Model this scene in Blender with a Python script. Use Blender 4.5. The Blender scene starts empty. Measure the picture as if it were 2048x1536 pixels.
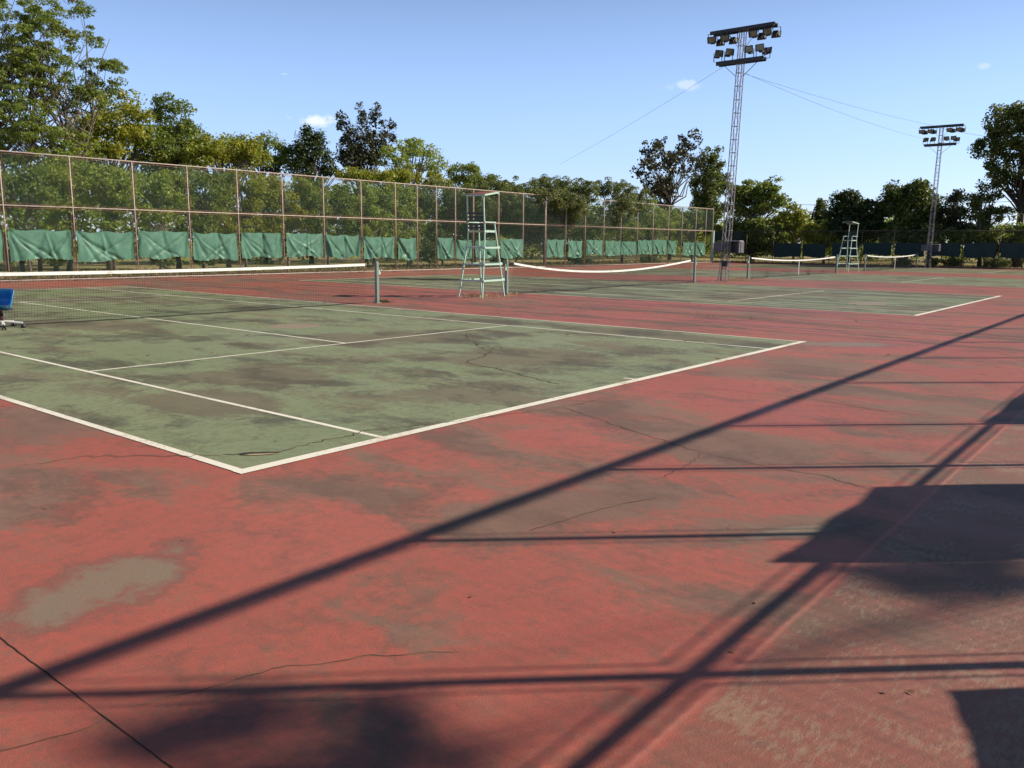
import bpy, math, random
import numpy as np
from mathutils import Vector, Matrix
R = math.radians
SC = bpy.context.scene
COL = SC.collection
rng = np.random.default_rng(7)
random.seed(7)

# ------------------------------------------------------------------ camera
CAM = np.array([-3.256, -5.0766, 1.6293]); YAW, PITCH, ROLL = .8892, -.1673, .0095
FPX, PW, PH = 1676.04, 2048, 1536
_f = np.array([math.sin(YAW)*math.cos(PITCH), math.cos(YAW)*math.cos(PITCH), math.sin(PITCH)])
_r = np.array([math.cos(YAW), -math.sin(YAW), 0.]); _u = np.cross(_r, _f)
_c, _s = math.cos(ROLL), math.sin(ROLL)
_r, _u = _c*_r+_s*_u, -_s*_r+_c*_u
cd = bpy.data.cameras.new('camera'); cam = bpy.data.objects.new('camera', cd); COL.objects.link(cam)
cam.matrix_world = Matrix(((_r[0], _u[0], -_f[0], CAM[0]), (_r[1], _u[1], -_f[1], CAM[1]), (_r[2], _u[2], -_f[2], CAM[2]), (0, 0, 0, 1)))
cd.sensor_width = 36; cd.lens = FPX/PW*36; cd.clip_end = 3000; cd.clip_start = .05
SC.camera = cam

# ------------------------------------------------------------------ light
SUN = np.array([.69, -.725, .7405]); SUN /= np.linalg.norm(SUN)
EL = math.asin(SUN[2]); ROT = math.atan2(SUN[0], SUN[1])
ld = bpy.data.lights.new('sun', 'SUN'); ld.energy = 5.0; ld.angle = R(.53); ld.color = (1, .90, .74)
lo = bpy.data.objects.new('sun', ld); COL.objects.link(lo)
lo.rotation_euler = Vector(SUN).to_track_quat('Z', 'Y').to_euler(); lo.location = (20, -20, 30)
SC.view_settings.view_transform = 'Standard'; SC.view_settings.look = 'None'
SC.view_settings.gamma = 1; SC.view_settings.exposure = .26

# ------------------------------------------------------------------ helpers
def ray(px, py): return _f+_r*(px-PW/2)/FPX+_u*(PH/2-py)/FPX
def gnd(px, py, z=0.):
    d = ray(px, py); return CAM+d*(z-CAM[2])/d[2]
def at(px, py, Y=None, X=None):
    d = ray(px, py); return CAM+d*((Y-CAM[1])/d[1] if Y is not None else (X-CAM[0])/d[0])
def mpp(P): return float((np.asarray(P)-CAM)@_f)/FPX     # metres per photo pixel at P

class G:                                                  # node graph shorthand
    def __init__(s, nt): s.nt = nt; s.nt.nodes.clear()
    def n(s, t, **kw):
        nd = s.nt.nodes.new(t)
        for k, v in kw.items(): setattr(nd, k, v)
        return nd
    def set(s, sock, v):
        if isinstance(v, bpy.types.NodeSocket): s.nt.links.new(v, sock)
        else: sock.default_value = v
    def m(s, op, a, b=0., c=None, clamp=False):
        nd = s.n('ShaderNodeMath', operation=op, use_clamp=clamp); s.set(nd.inputs[0], a); s.set(nd.inputs[1], b)
        if c is not None: s.set(nd.inputs[2], c)
        return nd.outputs[0]
    def vm(s, op, a, b=(0, 0, 0), out=0):
        nd = s.n('ShaderNodeVectorMath', operation=op); s.set(nd.inputs[0], a); s.set(nd.inputs[1], b)
        return nd.outputs[out]
    def mul(s, v, xyz): return s.vm('MULTIPLY', v, xyz)
    def noise(s, v, scale, detail=4, rough=.55, dist=0., out='Fac'):
        nd = s.n('ShaderNodeTexNoise'); s.set(nd.inputs['Vector'], v); nd.inputs['Scale'].default_value = scale
        nd.inputs['Detail'].default_value = detail; nd.inputs['Roughness'].default_value = rough
        nd.inputs['Distortion'].default_value = dist; return nd.outputs[out]
    def sm(s, v, a, b, lo_=0., hi=1.):
        nd = s.n('ShaderNodeMapRange', interpolation_type='SMOOTHSTEP'); s.set(nd.inputs[0], v)
        nd.inputs[1].default_value = a; nd.inputs[2].default_value = b; nd.inputs[3].default_value = lo_; nd.inputs[4].default_value = hi
        return nd.outputs[0]
    def mix(s, f, a, b, blend='MIX'):
        nd = s.n('ShaderNodeMix', data_type='RGBA', blend_type=blend); s.set(nd.inputs[0], f)
        for i, v in ((6, a), (7, b)):
            if not isinstance(v, bpy.types.NodeSocket): v = (*v[:3], 1)
            s.set(nd.inputs[i], v)
        return nd.outputs[2]
    def pos(s): return s.n('ShaderNodeNewGeometry').outputs['Position']

def material(name):
    m = bpy.data.materials.new(name); m.use_nodes = True; g = G(m.node_tree)
    out = g.n('ShaderNodeOutputMaterial'); b = g.n('ShaderNodeBsdfPrincipled')
    g.nt.links.new(b.outputs[0], out.inputs[0]); return m, g, b, out
def bump(g, b, h, strength=.3, dist=.01):
    nd = g.n('ShaderNodeBump'); nd.inputs['Strength'].default_value = strength; nd.inputs['Distance'].default_value = dist
    g.set(nd.inputs['Height'], h); g.set(b.inputs['Normal'], nd.outputs[0])

def worn(name, col, col2, scale=6., lo_=.5, hi=.62, rough=.5, metal=0., bmp=.2):
    m, g, b, o = material(name)
    tc = g.n('ShaderNodeTexCoord').outputs['Object']; n = g.noise(g.pos(), scale, 6, .65)
    n2 = g.noise(g.pos(), scale*6, 3, .6)
    f = g.sm(g.m('ADD', g.m('MULTIPLY', n, .75), g.m('MULTIPLY', n2, .25)), lo_, hi)
    g.set(b.inputs['Base Color'], g.mix(f, col, col2)); b.inputs['Roughness'].default_value = rough
    b.inputs['Metallic'].default_value = metal; bump(g, b, n2, bmp, .004)
    return m

# ------------------------------------------------------------------ sky
w = bpy.data.worlds.new('World'); SC.world = w; w.use_nodes = True
g = G(w.node_tree); out = g.n('ShaderNodeOutputWorld'); bg = g.n('ShaderNodeBackground'); g.nt.links.new(bg.outputs[0], out.inputs[0])
sky = g.n('ShaderNodeTexSky', sky_type='NISHITA'); sky.sun_disc = False; sky.sun_elevation = EL; sky.sun_rotation = ROT
sky.altitude = 0; sky.air_density = 1.0; sky.dust_density = .3; sky.ozone_density = 2.2
bg.inputs['Strength'].default_value = .13
dirv = g.vm('NORMALIZE', g.n('ShaderNodeTexCoord').outputs['Generated'])
# clear tropical sky: paler and bluer towards the horizon, darkened overhead to cut fill in shadows
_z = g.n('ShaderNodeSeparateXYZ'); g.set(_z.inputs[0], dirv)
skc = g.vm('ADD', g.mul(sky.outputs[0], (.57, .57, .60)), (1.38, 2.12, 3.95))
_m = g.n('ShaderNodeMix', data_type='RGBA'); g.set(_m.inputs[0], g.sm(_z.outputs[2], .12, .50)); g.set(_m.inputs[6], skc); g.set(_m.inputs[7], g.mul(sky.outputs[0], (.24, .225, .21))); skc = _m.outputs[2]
for (px, py, wx, wy, seed, op) in ((634, 241, 44, 15, 1, .9), (1368, 168, 30, 9, 5, .38), (1970, 131, 10, 6, 9, .28), (570, 148, 8, 1.6, 3, .25), (1335, 174, 20, 8, 12, .12)):
    d0 = ray(px, py); d0 = d0/np.linalg.norm(d0); rt = np.cross(d0, (0, 0, 1)); rt /= np.linalg.norm(rt); up = np.cross(rt, d0)
    df = g.vm('SUBTRACT', dirv, tuple(d0))
    a = g.m('DIVIDE', g.vm('DOT_PRODUCT', df, tuple(rt), 1), wx/FPX); b_ = g.m('DIVIDE', g.vm('DOT_PRODUCT', df, tuple(up), 1), wy/FPX)
    front = g.sm(g.vm('DOT_PRODUCT', dirv, tuple(d0), 1), .9, .95)
    nz = g.noise(g.vm('ADD', dirv, (seed, 0, 0)), 38, 5, .6)
    q = g.m('SQRT', g.m('ADD', g.m('POWER', g.m('ABSOLUTE', a), 2.), g.m('POWER', g.m('ABSOLUTE', b_), 2.)))
    v = g.m('ADD', g.m('SUBTRACT', 1.0, q), g.m('MULTIPLY', g.m('SUBTRACT', nz, .5), 3.6))
    skc = g.mix(g.m('MULTIPLY', g.m('MULTIPLY', g.sm(v, .0, .75), op), front), skc, (6.4, 6.8, 7.6))
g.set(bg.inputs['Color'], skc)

# ------------------------------------------------------------------ object plumbing
def tag(o, label=None, cat=None, group=None, kind=None):
    for k, v in (('label', label), ('category', cat), ('group', group), ('kind', kind)):
        if v: o[k] = v
    return o
def empty(name, loc, rz=0., **kw):
    o = bpy.data.objects.new(name, None); COL.objects.link(o); o.location = loc; o.rotation_euler.z = rz; o.empty_display_size = .2
    return tag(o, **kw)
def link(name, me, parent=None):
    o = bpy.data.objects.new(name, me); COL.objects.link(o)
    if parent: o.parent = parent
    return o
def npmesh(name, V, F, mat, parent=None, smooth=False):
    V = np.asarray(V, np.float32).reshape(-1, 3); F = np.asarray(F, np.int32); k = F.shape[1]
    me = bpy.data.meshes.new(name); me.vertices.add(len(V)); me.vertices.foreach_set('co', V.ravel())
    me.loops.add(F.size); me.loops.foreach_set('vertex_index', F.ravel())
    me.polygons.add(len(F)); me.polygons.foreach_set('loop_start', np.arange(0, F.size, k, dtype=np.int32))
    me.polygons.foreach_set('loop_total', np.full(len(F), k, np.int32))
    if smooth: me.polygons.foreach_set('use_smooth', np.ones(len(F), bool))
    me.materials.append(mat); me.update(calc_edges=True); me.validate()
    return link(name, me, parent)
class MB:
    def __init__(s): s.v = []; s.f = []
    def add(s, vs, fs):
        b = len(s.v); s.v += [tuple(map(float, p)) for p in vs]; s.f += [tuple(b+i for i in f) for f in fs]; return s
    def box(s, c, sz, M=None):
        x, y, z = (q/2 for q in sz); P = [Vector((sx*x, sy*y, sz_*z)) for sx in (-1, 1) for sy in (-1, 1) for sz_ in (-1, 1)]
        P = [(M @ p if M else p)+Vector(c) for p in P]
        return s.add(P, [(0, 1, 3, 2), (4, 6, 7, 5), (0, 4, 5, 1), (2, 3, 7, 6), (0, 2, 6, 4), (1, 5, 7, 3)])
    def bar(s, a, b, w_, h, up=(0, 0, 1)):           # rectangular bar from a to b
        a, b = Vector(a), Vector(b); d = (b-a).normalized(); up = Vector(up)
        if abs(d.dot(up)) > .98: up = Vector((1, 0, 0))
        sd = d.cross(up).normalized(); u2 = sd.cross(d)
        P = []
        for q in (a, b):
            for i, j in ((-1, -1), (1, -1), (1, 1), (-1, 1)): P.append(q+sd*(i*w_/2)+u2*(j*h/2))
        return s.add(P, [(3, 2, 1, 0), (4, 5, 6, 7), (0, 1, 5, 4), (1, 2, 6, 5), (2, 3, 7, 6), (3, 0, 4, 7)])
    def tube(s, pts, rad, n=8, cap=True):
        pts = [Vector(p) for p in pts]; rad = rad if hasattr(rad, '__len__') else [rad]*len(pts)
        b = len(s.v); ref = None
        for i, p in enumerate(pts):
            d = (pts[min(i+1, len(pts)-1)]-pts[max(i-1, 0)]).normalized()
            if ref is None: ref = Vector((1, 0, 0)) if abs(d.x) < .8 else Vector((0, 1, 0))
            sd = d.cross(ref).normalized(); ref = sd.cross(d).normalized()
            for k in range(n):
                t = 2*math.pi*k/n; s.v.append(tuple(p+(sd*math.cos(t)+ref*math.sin(t))*rad[i]))
        for i in range(len(pts)-1):
            for k in range(n):
                k2 = (k+1) % n; s.f.append((b+i*n+k, b+i*n+k2, b+(i+1)*n+k2, b+(i+1)*n+k))
        if cap:
            s.f.append(tuple(b+k for k in range(n))[::-1]); s.f.append(tuple(b+(len(pts)-1)*n+k for k in range(n)))
        return s
    def build(s, name, mat, parent=None, smooth=False, bevel=0.):
        me = bpy.data.meshes.new(name); me.from_pydata(s.v, [], s.f); me.materials.append(mat)
        if smooth:
            me.polygons.foreach_set('use_smooth', [True]*len(me.polygons))
        o = link(name, me, parent)
        if bevel:
            md = o.modifiers.new('bevel', 'BEVEL'); md.width = bevel; md.segments = 2; md.limit_method = 'ANGLE'
        return o

# ------------------------------------------------------------------ materials
RED = (.41, .098, .068); STAIN = (.165, .108, .080)
def ellipse(g, x, y, c, r, rot=0.):
    dx = g.m('SUBTRACT', x, c[0]); dy = g.m('SUBTRACT', y, c[1]); ca, sa = math.cos(rot), math.sin(rot)
    a = g.m('DIVIDE', g.m('ADD', g.m('MULTIPLY', dx, ca), g.m('MULTIPLY', dy, sa)), r[0])
    b = g.m('DIVIDE', g.m('SUBTRACT', g.m('MULTIPLY', dy, ca), g.m('MULTIPLY', dx, sa)), r[1])
    return g.m('SUBTRACT', 1., g.m('SQRT', g.m('ADD', g.m('MULTIPLY', a, a), g.m('MULTIPLY', b, b))))   # 1 centre .. 0 edge
def court_paint(name, base, base2, stain, patches, red):
    m, g, b, o = material(name); P = g.pos(); sep = g.n('ShaderNodeSeparateXYZ'); g.set(sep.inputs[0], P); x, y = sep.outputs[0], sep.outputs[1]
    Pw = g.vm('ADD', P, g.vm('MULTIPLY', g.vm('SUBTRACT', g.noise(P, 1.3, 5, .6, out='Color'), (.5, .5, .5)), (.7, .7, 0)))
    n1 = g.noise(g.mul(Pw, (1, .6, 1)), .42, 9, .62)            # large worn areas
    n2 = g.noise(g.mul(Pw, (1.2, .45, 1)), 1.3, 8, .66, .4)     # streaks along the courts
    n3 = g.noise(P, 14., 5, .7); n4 = g.noise(g.mul(P, (1, .8, 1)), 60., 3, .6)
    v = g.m('ADD', g.m('MULTIPLY', n1, .55), g.m('MULTIPLY', n2, .45)); v = g.m('ADD', v, g.m('MULTIPLY', g.m('SUBTRACT', n3, .5), .10))
    for c, r, rot, amt in patches:
        if amt: v = g.m('ADD', v, g.m('MULTIPLY', g.m('MAXIMUM', ellipse(g, x, y, c, r, rot), 0.), amt*(1. if red else 1.6)))
    st = g.sm(g.m('ADD', v, g.m('MULTIPLY', g.m('SUBTRACT', g.noise(P, 5., 7, .72), .5), .11)), .475 if red else .49, .59 if red else .575)
    tone = g.mix(g.sm(n1, .3, .7), base, base2)
    tone = g.mix(g.m('MULTIPLY', g.sm(n3, .36, .68), .32), tone, stain)
    col = g.mix(g.m('MULTIPLY', st, .86), tone, g.mix(g.sm(n2, .35, .65), stain, tuple(q*1.35 for q in stain)))
    # darker mildew with ragged edges, and streaks along the run-offs between courts
    n5 = g.noise(g.mul(Pw, (1., .62, 1)), .85, 10, .72, .25)
    dk = g.sm(g.m('ADD', g.m('MULTIPLY', n5, .88), g.m('MULTIPLY', n3, .12)), .49 if red else .475, .62 if red else .60)
    col = g.mix(g.m('MULTIPLY', dk, .58 if red else .8), col, (.115, .068, .052) if red else (.078, .07, .043))
    ns = g.noise(g.mul(Pw, (2.4, .13, 1)), .9, 8, .72); zn = g.sm(x, 10.8, 12.2)
    col = g.mix(g.m('MULTIPLY', g.m('MULTIPLY', g.sm(ns, .485, .57), zn), .66 if red else .8), col, (.12, .062, .05) if red else (.085, .075, .05))
    col = g.mix(g.m('MULTIPLY', g.sm(g.noise(g.mul(P, (1.1, .6, 1)), 9., 8, .78), .53, .68), .34), col, (.12, .075, .058) if red else (.10, .085, .055))
    # soft dirt film in finer mottling
    col = g.mix(g.m('MULTIPLY', g.sm(g.noise(g.mul(Pw, (1, .7, 1)), 4.2, 6, .7), .52, .68), .38), col, tuple(q*.8 for q in stain))
    if red:
        # bare cement patches where the paint has come off
        e = None
        for c, r, rot in (((-1.53, -1.19), (.54, .29), .35), ((11.1, -.6), (1.0, .42), -.9), ((1.35, -3.42), (.5, .10), -.5), ((15.9, 4.2), (.16, 2.4), .1), ((15.7, 1.2), (.14, 1.2), .1)):
            q = ellipse(g, x, y, c, r, rot); e = q if e is None else g.m('MAXIMUM', e, q)
        ew = g.m('ADD', e, g.m('MULTIPLY', g.m('SUBTRACT', g.noise(g.mul(P, (1, .7, 1)), 4., 8, .72), .5), 2.6))
        col = g.mix(g.m('MULTIPLY', g.sm(ew, -.25, .05), .5), col, (.15, .085, .07))
        col = g.mix(g.m('MULTIPLY', g.sm(ew, .0, .5), .75), col, (.245, .20, .142))
        # strip next to the near fence: older paint, worn through in streaks down to the grit
        edge = g.m('ADD', y, g.m('MULTIPLY', g.noise(P, 3., 4), .03))
        zone = g.sm(edge, -3.90, -3.845, 1., 0.)
        wn = g.m('ADD', g.m('MULTIPLY', g.noise(g.mul(Pw, (1., 1, 1)), 2.2, 5, .6), .5), g.m('MULTIPLY', g.noise(g.mul(P, (.35, 1.2, 1)), 38., 6, .75), .5))
        col = g.mix(g.m('MULTIPLY', zone, .5), col, (.17, .095, .07))
        col = g.mix(g.m('MULTIPLY', zone, g.sm(wn, .49, .60, 0., .6)), col, (.34, .245, .165))
        # scattered chips elsewhere
        ch = g.m('MULTIPLY', g.sm(g.noise(P, .9, 3), .5, .62), g.sm(g.noise(g.mul(P, (.5, 1.1, 1)), 55, 4, .75), .63, .67))
        col = g.mix(g.m('MULTIPLY', ch, .75), col, (.42, .31, .21))
        # lighter paint ridge where two coats overlap
        rd = g.m('SUBTRACT', 1., g.m('DIVIDE', g.m('ABSOLUTE', g.m('ADD', edge, 3.84)), .022), clamp=True)
        col = g.mix(g.m('MULTIPLY', rd, .5), col, (.55, .20, .15))
    else:
        e = None
        for c, r, rot in patches[-2:] if False else CIRC:
            q = ellipse(g, x, y, c, r, rot); e = q if e is None else g.m('MAXIMUM', e, q)
        ew = g.m('ADD', e, g.m('MULTIPLY', g.m('SUBTRACT', g.noise(P, 2.5, 5, .6), .5), .5))
        col = g.mix(g.sm(ew, .05, .22, 0., .75), col, (.33, .235, .18))
    col = g.mix(g.sm(n4, .3, .75, 0., .16), col, (.10, .08, .06))
    g.set(b.inputs['Base Color'], col); g.set(b.inputs['Roughness'], g.sm(v, .4, .6, .50, .66))
    b.inputs['Specular IOR Level'].default_value = .45
    bump(g, b, g.m('ADD', g.m('MULTIPLY', n4, .6), g.noise(P, 150., 2)), .35, .006)
    return m
CIRC = [((6.63, 8.35), (.55, .55), 0), ((21.85, 2.2), (.95, .6), 0)]
PR = [((.9, -2.15), (1.1, .38), -.55, .16), ((1.4, -3.35), (1.1, .3), -.6, .14), ((8.2, -1.0), (2.6, .8), -.4, .09), ((5.4, -3.2), (1.8, .5), -.2, .10), ((3.0, -2.4), (1.2, .5), -.5, .10),
      ((-1.4, -3.2), (.9, .6), 0, -.05), ((-.3, 2.6), (1.2, 1.4), 0, .16), ((12.6, 14.5), (1.3, 4.), 0, .12), ((14.8, 6.), (.6, 9.), 0, .09), ((13., 24.), (9., 2.2), 0, .12),
      ((-1.2, -1.9), (1.4, .35), .3, -.16), ((-.4, -1.2), (1.5, .6), -.5, -.10), ((3., -1.), (1.8, .5), -.2, -.05), ((13.2, 1.), (.35, 9.), 0, -.16), ((17.1, 8.), (.4, 9.), 0, -.13), ((-1.9, .5), (.6, 1.6), 0, .08)]
PG = [((4.28, 10.2), (.8, 3.), .3, .12), ((6.8, 5.3), (1., 2.4), .5, .14), ((2.9, 3.8), (1.1, 1.2), .4, .12), ((1.3, 2.6), (.9, 1.), 0, .14), ((10.2, 3.2), (.5, 4.), 0, .16), ((2.6, 1.3), (2.2, .7), -.4, .05),
      ((5.8, 2.2), (3., 1.5), -.5, .08), ((5.2, 8.), (1., 3.), 0, -.10), ((3.3, 8.3), (1.2, 2.), 0, -.12), ((8.6, 9.), (.6, 3.), 0, -.10), ((7.6, 3.2), (.8, 1.4), 0, -.09), ((25., 6.), (1.2, 3.), 0, .12), ((28.2, 2.), (.7, 5.), 0, .12)]
M_RED = court_paint('red court paint', RED, (.45, .122, .087), STAIN, PR, True)
M_GREEN = court_paint('green court paint', (.225, .275, .14), (.275, .31, .18), (.135, .115, .075), PG, False)
def line_mat():
    m, g, b, o = material('white line paint'); P = g.pos()
    n = g.noise(P, 1.1, 6, .7); n2 = g.noise(P, 26, 5, .75)
    f = g.sm(g.m('ADD', g.m('MULTIPLY', n, .55), g.m('MULTIPLY', n2, .45)), .49, .62)
    c = g.mix(f, (.80, .77, .68), (.50, .40, .32)); c = g.mix(g.m('MULTIPLY', g.m('MULTIPLY', g.sm(g.noise(P, 48, 6, .8), .56, .62), g.sm(g.noise(P, .7, 3), .42, .6)), .8), c, (.24, .19, .13)); g.set(b.inputs['Base Color'], c); b.inputs['Roughness'].default_value = .7
    return m
M_LINE = line_mat()
def old_line():
    m, g, b, o = material('faded line paint'); n = g.noise(g.pos(), 1.4, 6, .7)
    g.set(b.inputs['Base Color'], g.mix(g.sm(n, .42, .62), (.70, .64, .54), (.42, .31, .24))); b.inputs['Roughness'].default_value = .75; return m
M_LINE2 = old_line()
m, g, b, o = material('crack shadow'); b.inputs['Base Color'].default_value = (.028, .02, .014, 1); b.inputs['Roughness'].default_value = 1; M_CRACK = m
m, g, b, o = material('crack edge'); b.inputs['Base Color'].default_value = (.36, .28, .18, 1); b.inputs['Roughness'].default_value = 1; M_CRACKL = m

M_PIPE = worn('pale weathered fence pipe', (.45, .38, .33), (.27, .165, .115), 5, .45, .7, .55)
M_RUST = worn('rusty fence angle', (.22, .095, .05), (.12, .055, .035), 9, .4, .6, .8)
M_WIRE = worn('green coated fence wire', (.04, .10, .072), (.06, .085, .06), 1.5, .45, .6, .5)
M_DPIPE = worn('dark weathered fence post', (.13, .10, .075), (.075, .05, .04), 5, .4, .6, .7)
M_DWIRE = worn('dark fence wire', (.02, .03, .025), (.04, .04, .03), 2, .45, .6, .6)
M_MINT = worn('mint green painted steel', (.43, .60, .50), (.16, .13, .09), 11, .55, .68, .45)
M_DARKST = worn('dark seat slats', (.045, .05, .055), (.09, .08, .07), 9, .5, .62, .5)
M_CANRED = worn('rust red canopy sheet', (.28, .09, .05), (.18, .06, .04), 7, .4, .6, .6)
M_POSTG = worn('grey green net post paint', (.20, .26, .235), (.12, .09, .06), 9, .55, .68, .45)
M_GALV = worn('galvanised lattice steel', (.36, .34, .35), (.17, .13, .12), 7, .42, .62, .45, .3)
M_BLACKST = worn('dark floodlight steel', (.022, .023, .032), (.05, .045, .046), 9, .45, .65, .5)
M_CAB = worn('grey cabinet paint', (.125, .115, .135), (.085, .07, .07), 6, .45, .65, .5)
M_PALE = worn('pale cabinet lid', (.55, .54, .52), (.3, .27, .24), 8, .5, .65, .5)
M_BAND = worn('white net headband', (.80, .79, .76), (.5, .46, .40), 3.5, .52, .7, .8)
M_NET = worn('black net cord', (.018, .022, .018), (.03, .035, .03), 5, .4, .6, .9)
M_BLUE = worn('blue plastic tub', (.03, .24, .62), (.05, .30, .68), 7, .4, .6, .32)
M_WHITEP = worn('white plastic star base', (.72, .71, .70), (.5, .48, .45), 14, .5, .65, .4)
M_BLK = worn('black rubber', (.015, .015, .017), (.03, .03, .03), 20, .4, .6, .5)
M_MAROON = worn('maroon column sleeve', (.10, .02, .022), (.05, .015, .015), 9, .4, .6, .4)
M_BARK = worn('grey brown bark', (.20, .165, .125), (.09, .07, .05), 5, .4, .6, .9, 0, .8)
M_BARKD = worn('dark bark', (.075, .055, .042), (.04, .03, .024), 5, .4, .6, .9, 0, .8)
M_BARKP = worn('pale bark', (.33, .29, .24), (.16, .13, .10), 4, .4, .6, .9, 0, .6)
m, g, b, o = material('floodlight glass'); g.set(b.inputs['Base Color'], g.mix(g.sm(g.noise(g.pos(), 5, 3), .4, .6), (.24, .23, .15), (.14, .14, .11)))
b.inputs['Roughness'].default_value = .12; M_GLASS = m
m, g, b, o = material('green tarpaulin'); P = g.pos(); n = g.noise(P, 3.2, 5, .6)
g.set(b.inputs['Base Color'], g.mix(g.sm(n, .35, .7), (.07, .19, .125), (.11, .265, .18))); b.inputs['Roughness'].default_value = .5
tr = g.n('ShaderNodeBsdfTranslucent'); tr.inputs[0].default_value = (.04, .17, .10, 1); mx = g.n('ShaderNodeMixShader'); mx.inputs[0].default_value = .12
g.nt.links.new(b.outputs[0], mx.inputs[1]); g.nt.links.new(tr.outputs[0], mx.inputs[2]); g.nt.links.new(mx.outputs[0], o.inputs[0])
bump(g, b, g.noise(P, 24, 4, .6), .35, .01); M_TARP = m
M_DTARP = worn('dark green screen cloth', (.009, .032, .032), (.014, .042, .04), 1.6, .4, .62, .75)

def leaf_mat(name, c1, c2, c3, tr_amt=.35, big=.35, rough=.5):
    m, g, b, o = material(name); geo = g.n('ShaderNodeNewGeometry'); rnd = geo.outputs['Random Per Island']
    n = g.noise(geo.outputs['Position'], big, 4, .6)
    c = g.mix(rnd, c1, c2); c = g.mix(g.sm(g.m('ADD', g.m('MULTIPLY', n, .7), g.m('MULTIPLY', rnd, .3)), .46, .66), c, c3)
    g.set(b.inputs['Base Color'], c); b.inputs['Roughness'].default_value = rough
    t = g.n('ShaderNodeBsdfTranslucent'); g.set(t.inputs[0], g.mix(.5, c, tuple(min(1, q*1.6) for q in c3)))
    mx = g.n('ShaderNodeMixShader'); mx.inputs[0].default_value = tr_amt
    g.nt.links.new(b.outputs[0], mx.inputs[1]); g.nt.links.new(t.outputs[0], mx.inputs[2]); g.nt.links.new(mx.outputs[0], o.inputs[0])
    return m
L_YEL = leaf_mat('yellow green leaves', (.17, .225, .032), (.24, .29, .038), (.37, .35, .042), .42)
L_MID = leaf_mat('mid green leaves', (0.106, 0.169, 0.033), (0.163, 0.225, 0.037), (0.237, 0.275, 0.044), .4)
L_LIGHT = leaf_mat('light green leaves', (0.175, 0.250, 0.050), (0.250, 0.325, 0.062), (0.350, 0.400, 0.069), .42)
L_DARK = leaf_mat('dark green leaves', (0.057, 0.092, 0.023), (0.098, 0.138, 0.030), (0.161, 0.190, 0.037), .34)
L_VDARK = leaf_mat('very dark leaves', (.026, .048, .015), (.045, .075, .019), (.085, .115, .024), .2)
L_BRONZE = leaf_mat('dark olive leaves', (.050, .052, .024), (.034, .055, .02), (.095, .088, .036), .18)
L_OLIVE = leaf_mat('olive vine leaves', (0.100, 0.138, 0.037), (0.163, 0.200, 0.056), (0.237, 0.263, 0.088), .32)
L_DRY = leaf_mat('dry leaves', (.16, .09, .04), (.24, .13, .06), (.30, .19, .09), .2)
L_GRASS = leaf_mat('dry grass blades', (.34, .25, .10), (.22, .22, .06), (.44, .33, .15), .3, .12)

# ------------------------------------------------------------------ ground, courts, lines
def sheet(name, x0, x1, y0, y1, z, mat, **kw):
    o = npmesh(name, [(x0, y0, z), (x1, y0, z), (x1, y1, z), (x0, y1, z)], [(0, 1, 2, 3)], mat); return tag(o, **kw)
m, g, b, o = material('dry grass ground'); P = g.pos()
c = g.mix(g.sm(g.noise(P, .22, 6, .6), .38, .6), (.42, .31, .15), (.22, .21, .07)); c = g.mix(g.sm(g.noise(P, 3, 6, .7), .45, .7, 0, .6), c, (.13, .10, .055))
g.set(b.inputs['Base Color'], c); b.inputs['Roughness'].default_value = .95; bump(g, b, g.noise(P, 8, 5, .7), 1., .08); M_GRASS = m
sheet('grass_ground', -900, 900, -900, 900, -.03, M_GRASS, kind='structure', label='dry grass around the fenced tennis courts')
sheet('court_pavement', -16, 70.4, -6.9, 29.35, 0, M_RED, kind='structure', label='worn red painted pavement around the four courts')
OFF = [0, 18.24, 36.61, 54.93]
ORD = ['nearest', 'second', 'third', 'farthest']
for i, ox in enumerate(OFF):
    sheet('court_surface', ox, ox+10.97, 0, 23.77, .0025, M_GREEN, kind='structure', label='stained green playing surface of the %s court' % ORD[i])
def strip(mb, x0, y0, x1, y1, wd, z=.0045):
    d = np.array([x1-x0, y1-y0]); d = d/np.linalg.norm(d); n = np.array([-d[1], d[0]])*wd/2
    mb.add([(x0-n[0], y0-n[1], z), (x1-n[0], y1-n[1], z), (x1+n[0], y1+n[1], z), (x0+n[0], y0+n[1], z)], [(0, 1, 2, 3)])
for i, ox in enumerate(OFF):
    a, s2 = MB(), MB(); wb = .11 if i < 2 else .09; ws = .055
    for yb in (.05, 23.72): strip(a, ox-.02, yb, ox+11.0, yb, wb, .0055)
    strip(a, ox+5.485, .1, ox+5.485, .25, .05, .0050)
    strip(a, ox+.025, .1, ox+.025, 23.66, .075 if i == 0 else .05)
    strip(a if i == 0 else s2, ox+10.945, .1, ox+10.945, 23.66, .055)
    for xs in (1.395, 9.575): strip(a, ox+xs, .1, ox+xs, 23.66, ws, .0045)
    for ys in (5.46, 18.31): strip(a, ox+1.42, ys, ox+9.55, ys, .055, .0050)
    strip(a, ox+5.485, 5.49, ox+5.485, 18.28, ws, .0040)
    tag(a.build('court_lines', M_LINE), kind='structure', label='white boundary and service lines of the %s court' % ORD[i])
    tag(s2.build('faded_court_lines', M_LINE2), kind='structure', label='faded sidelines of the %s court' % ORD[i])
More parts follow.
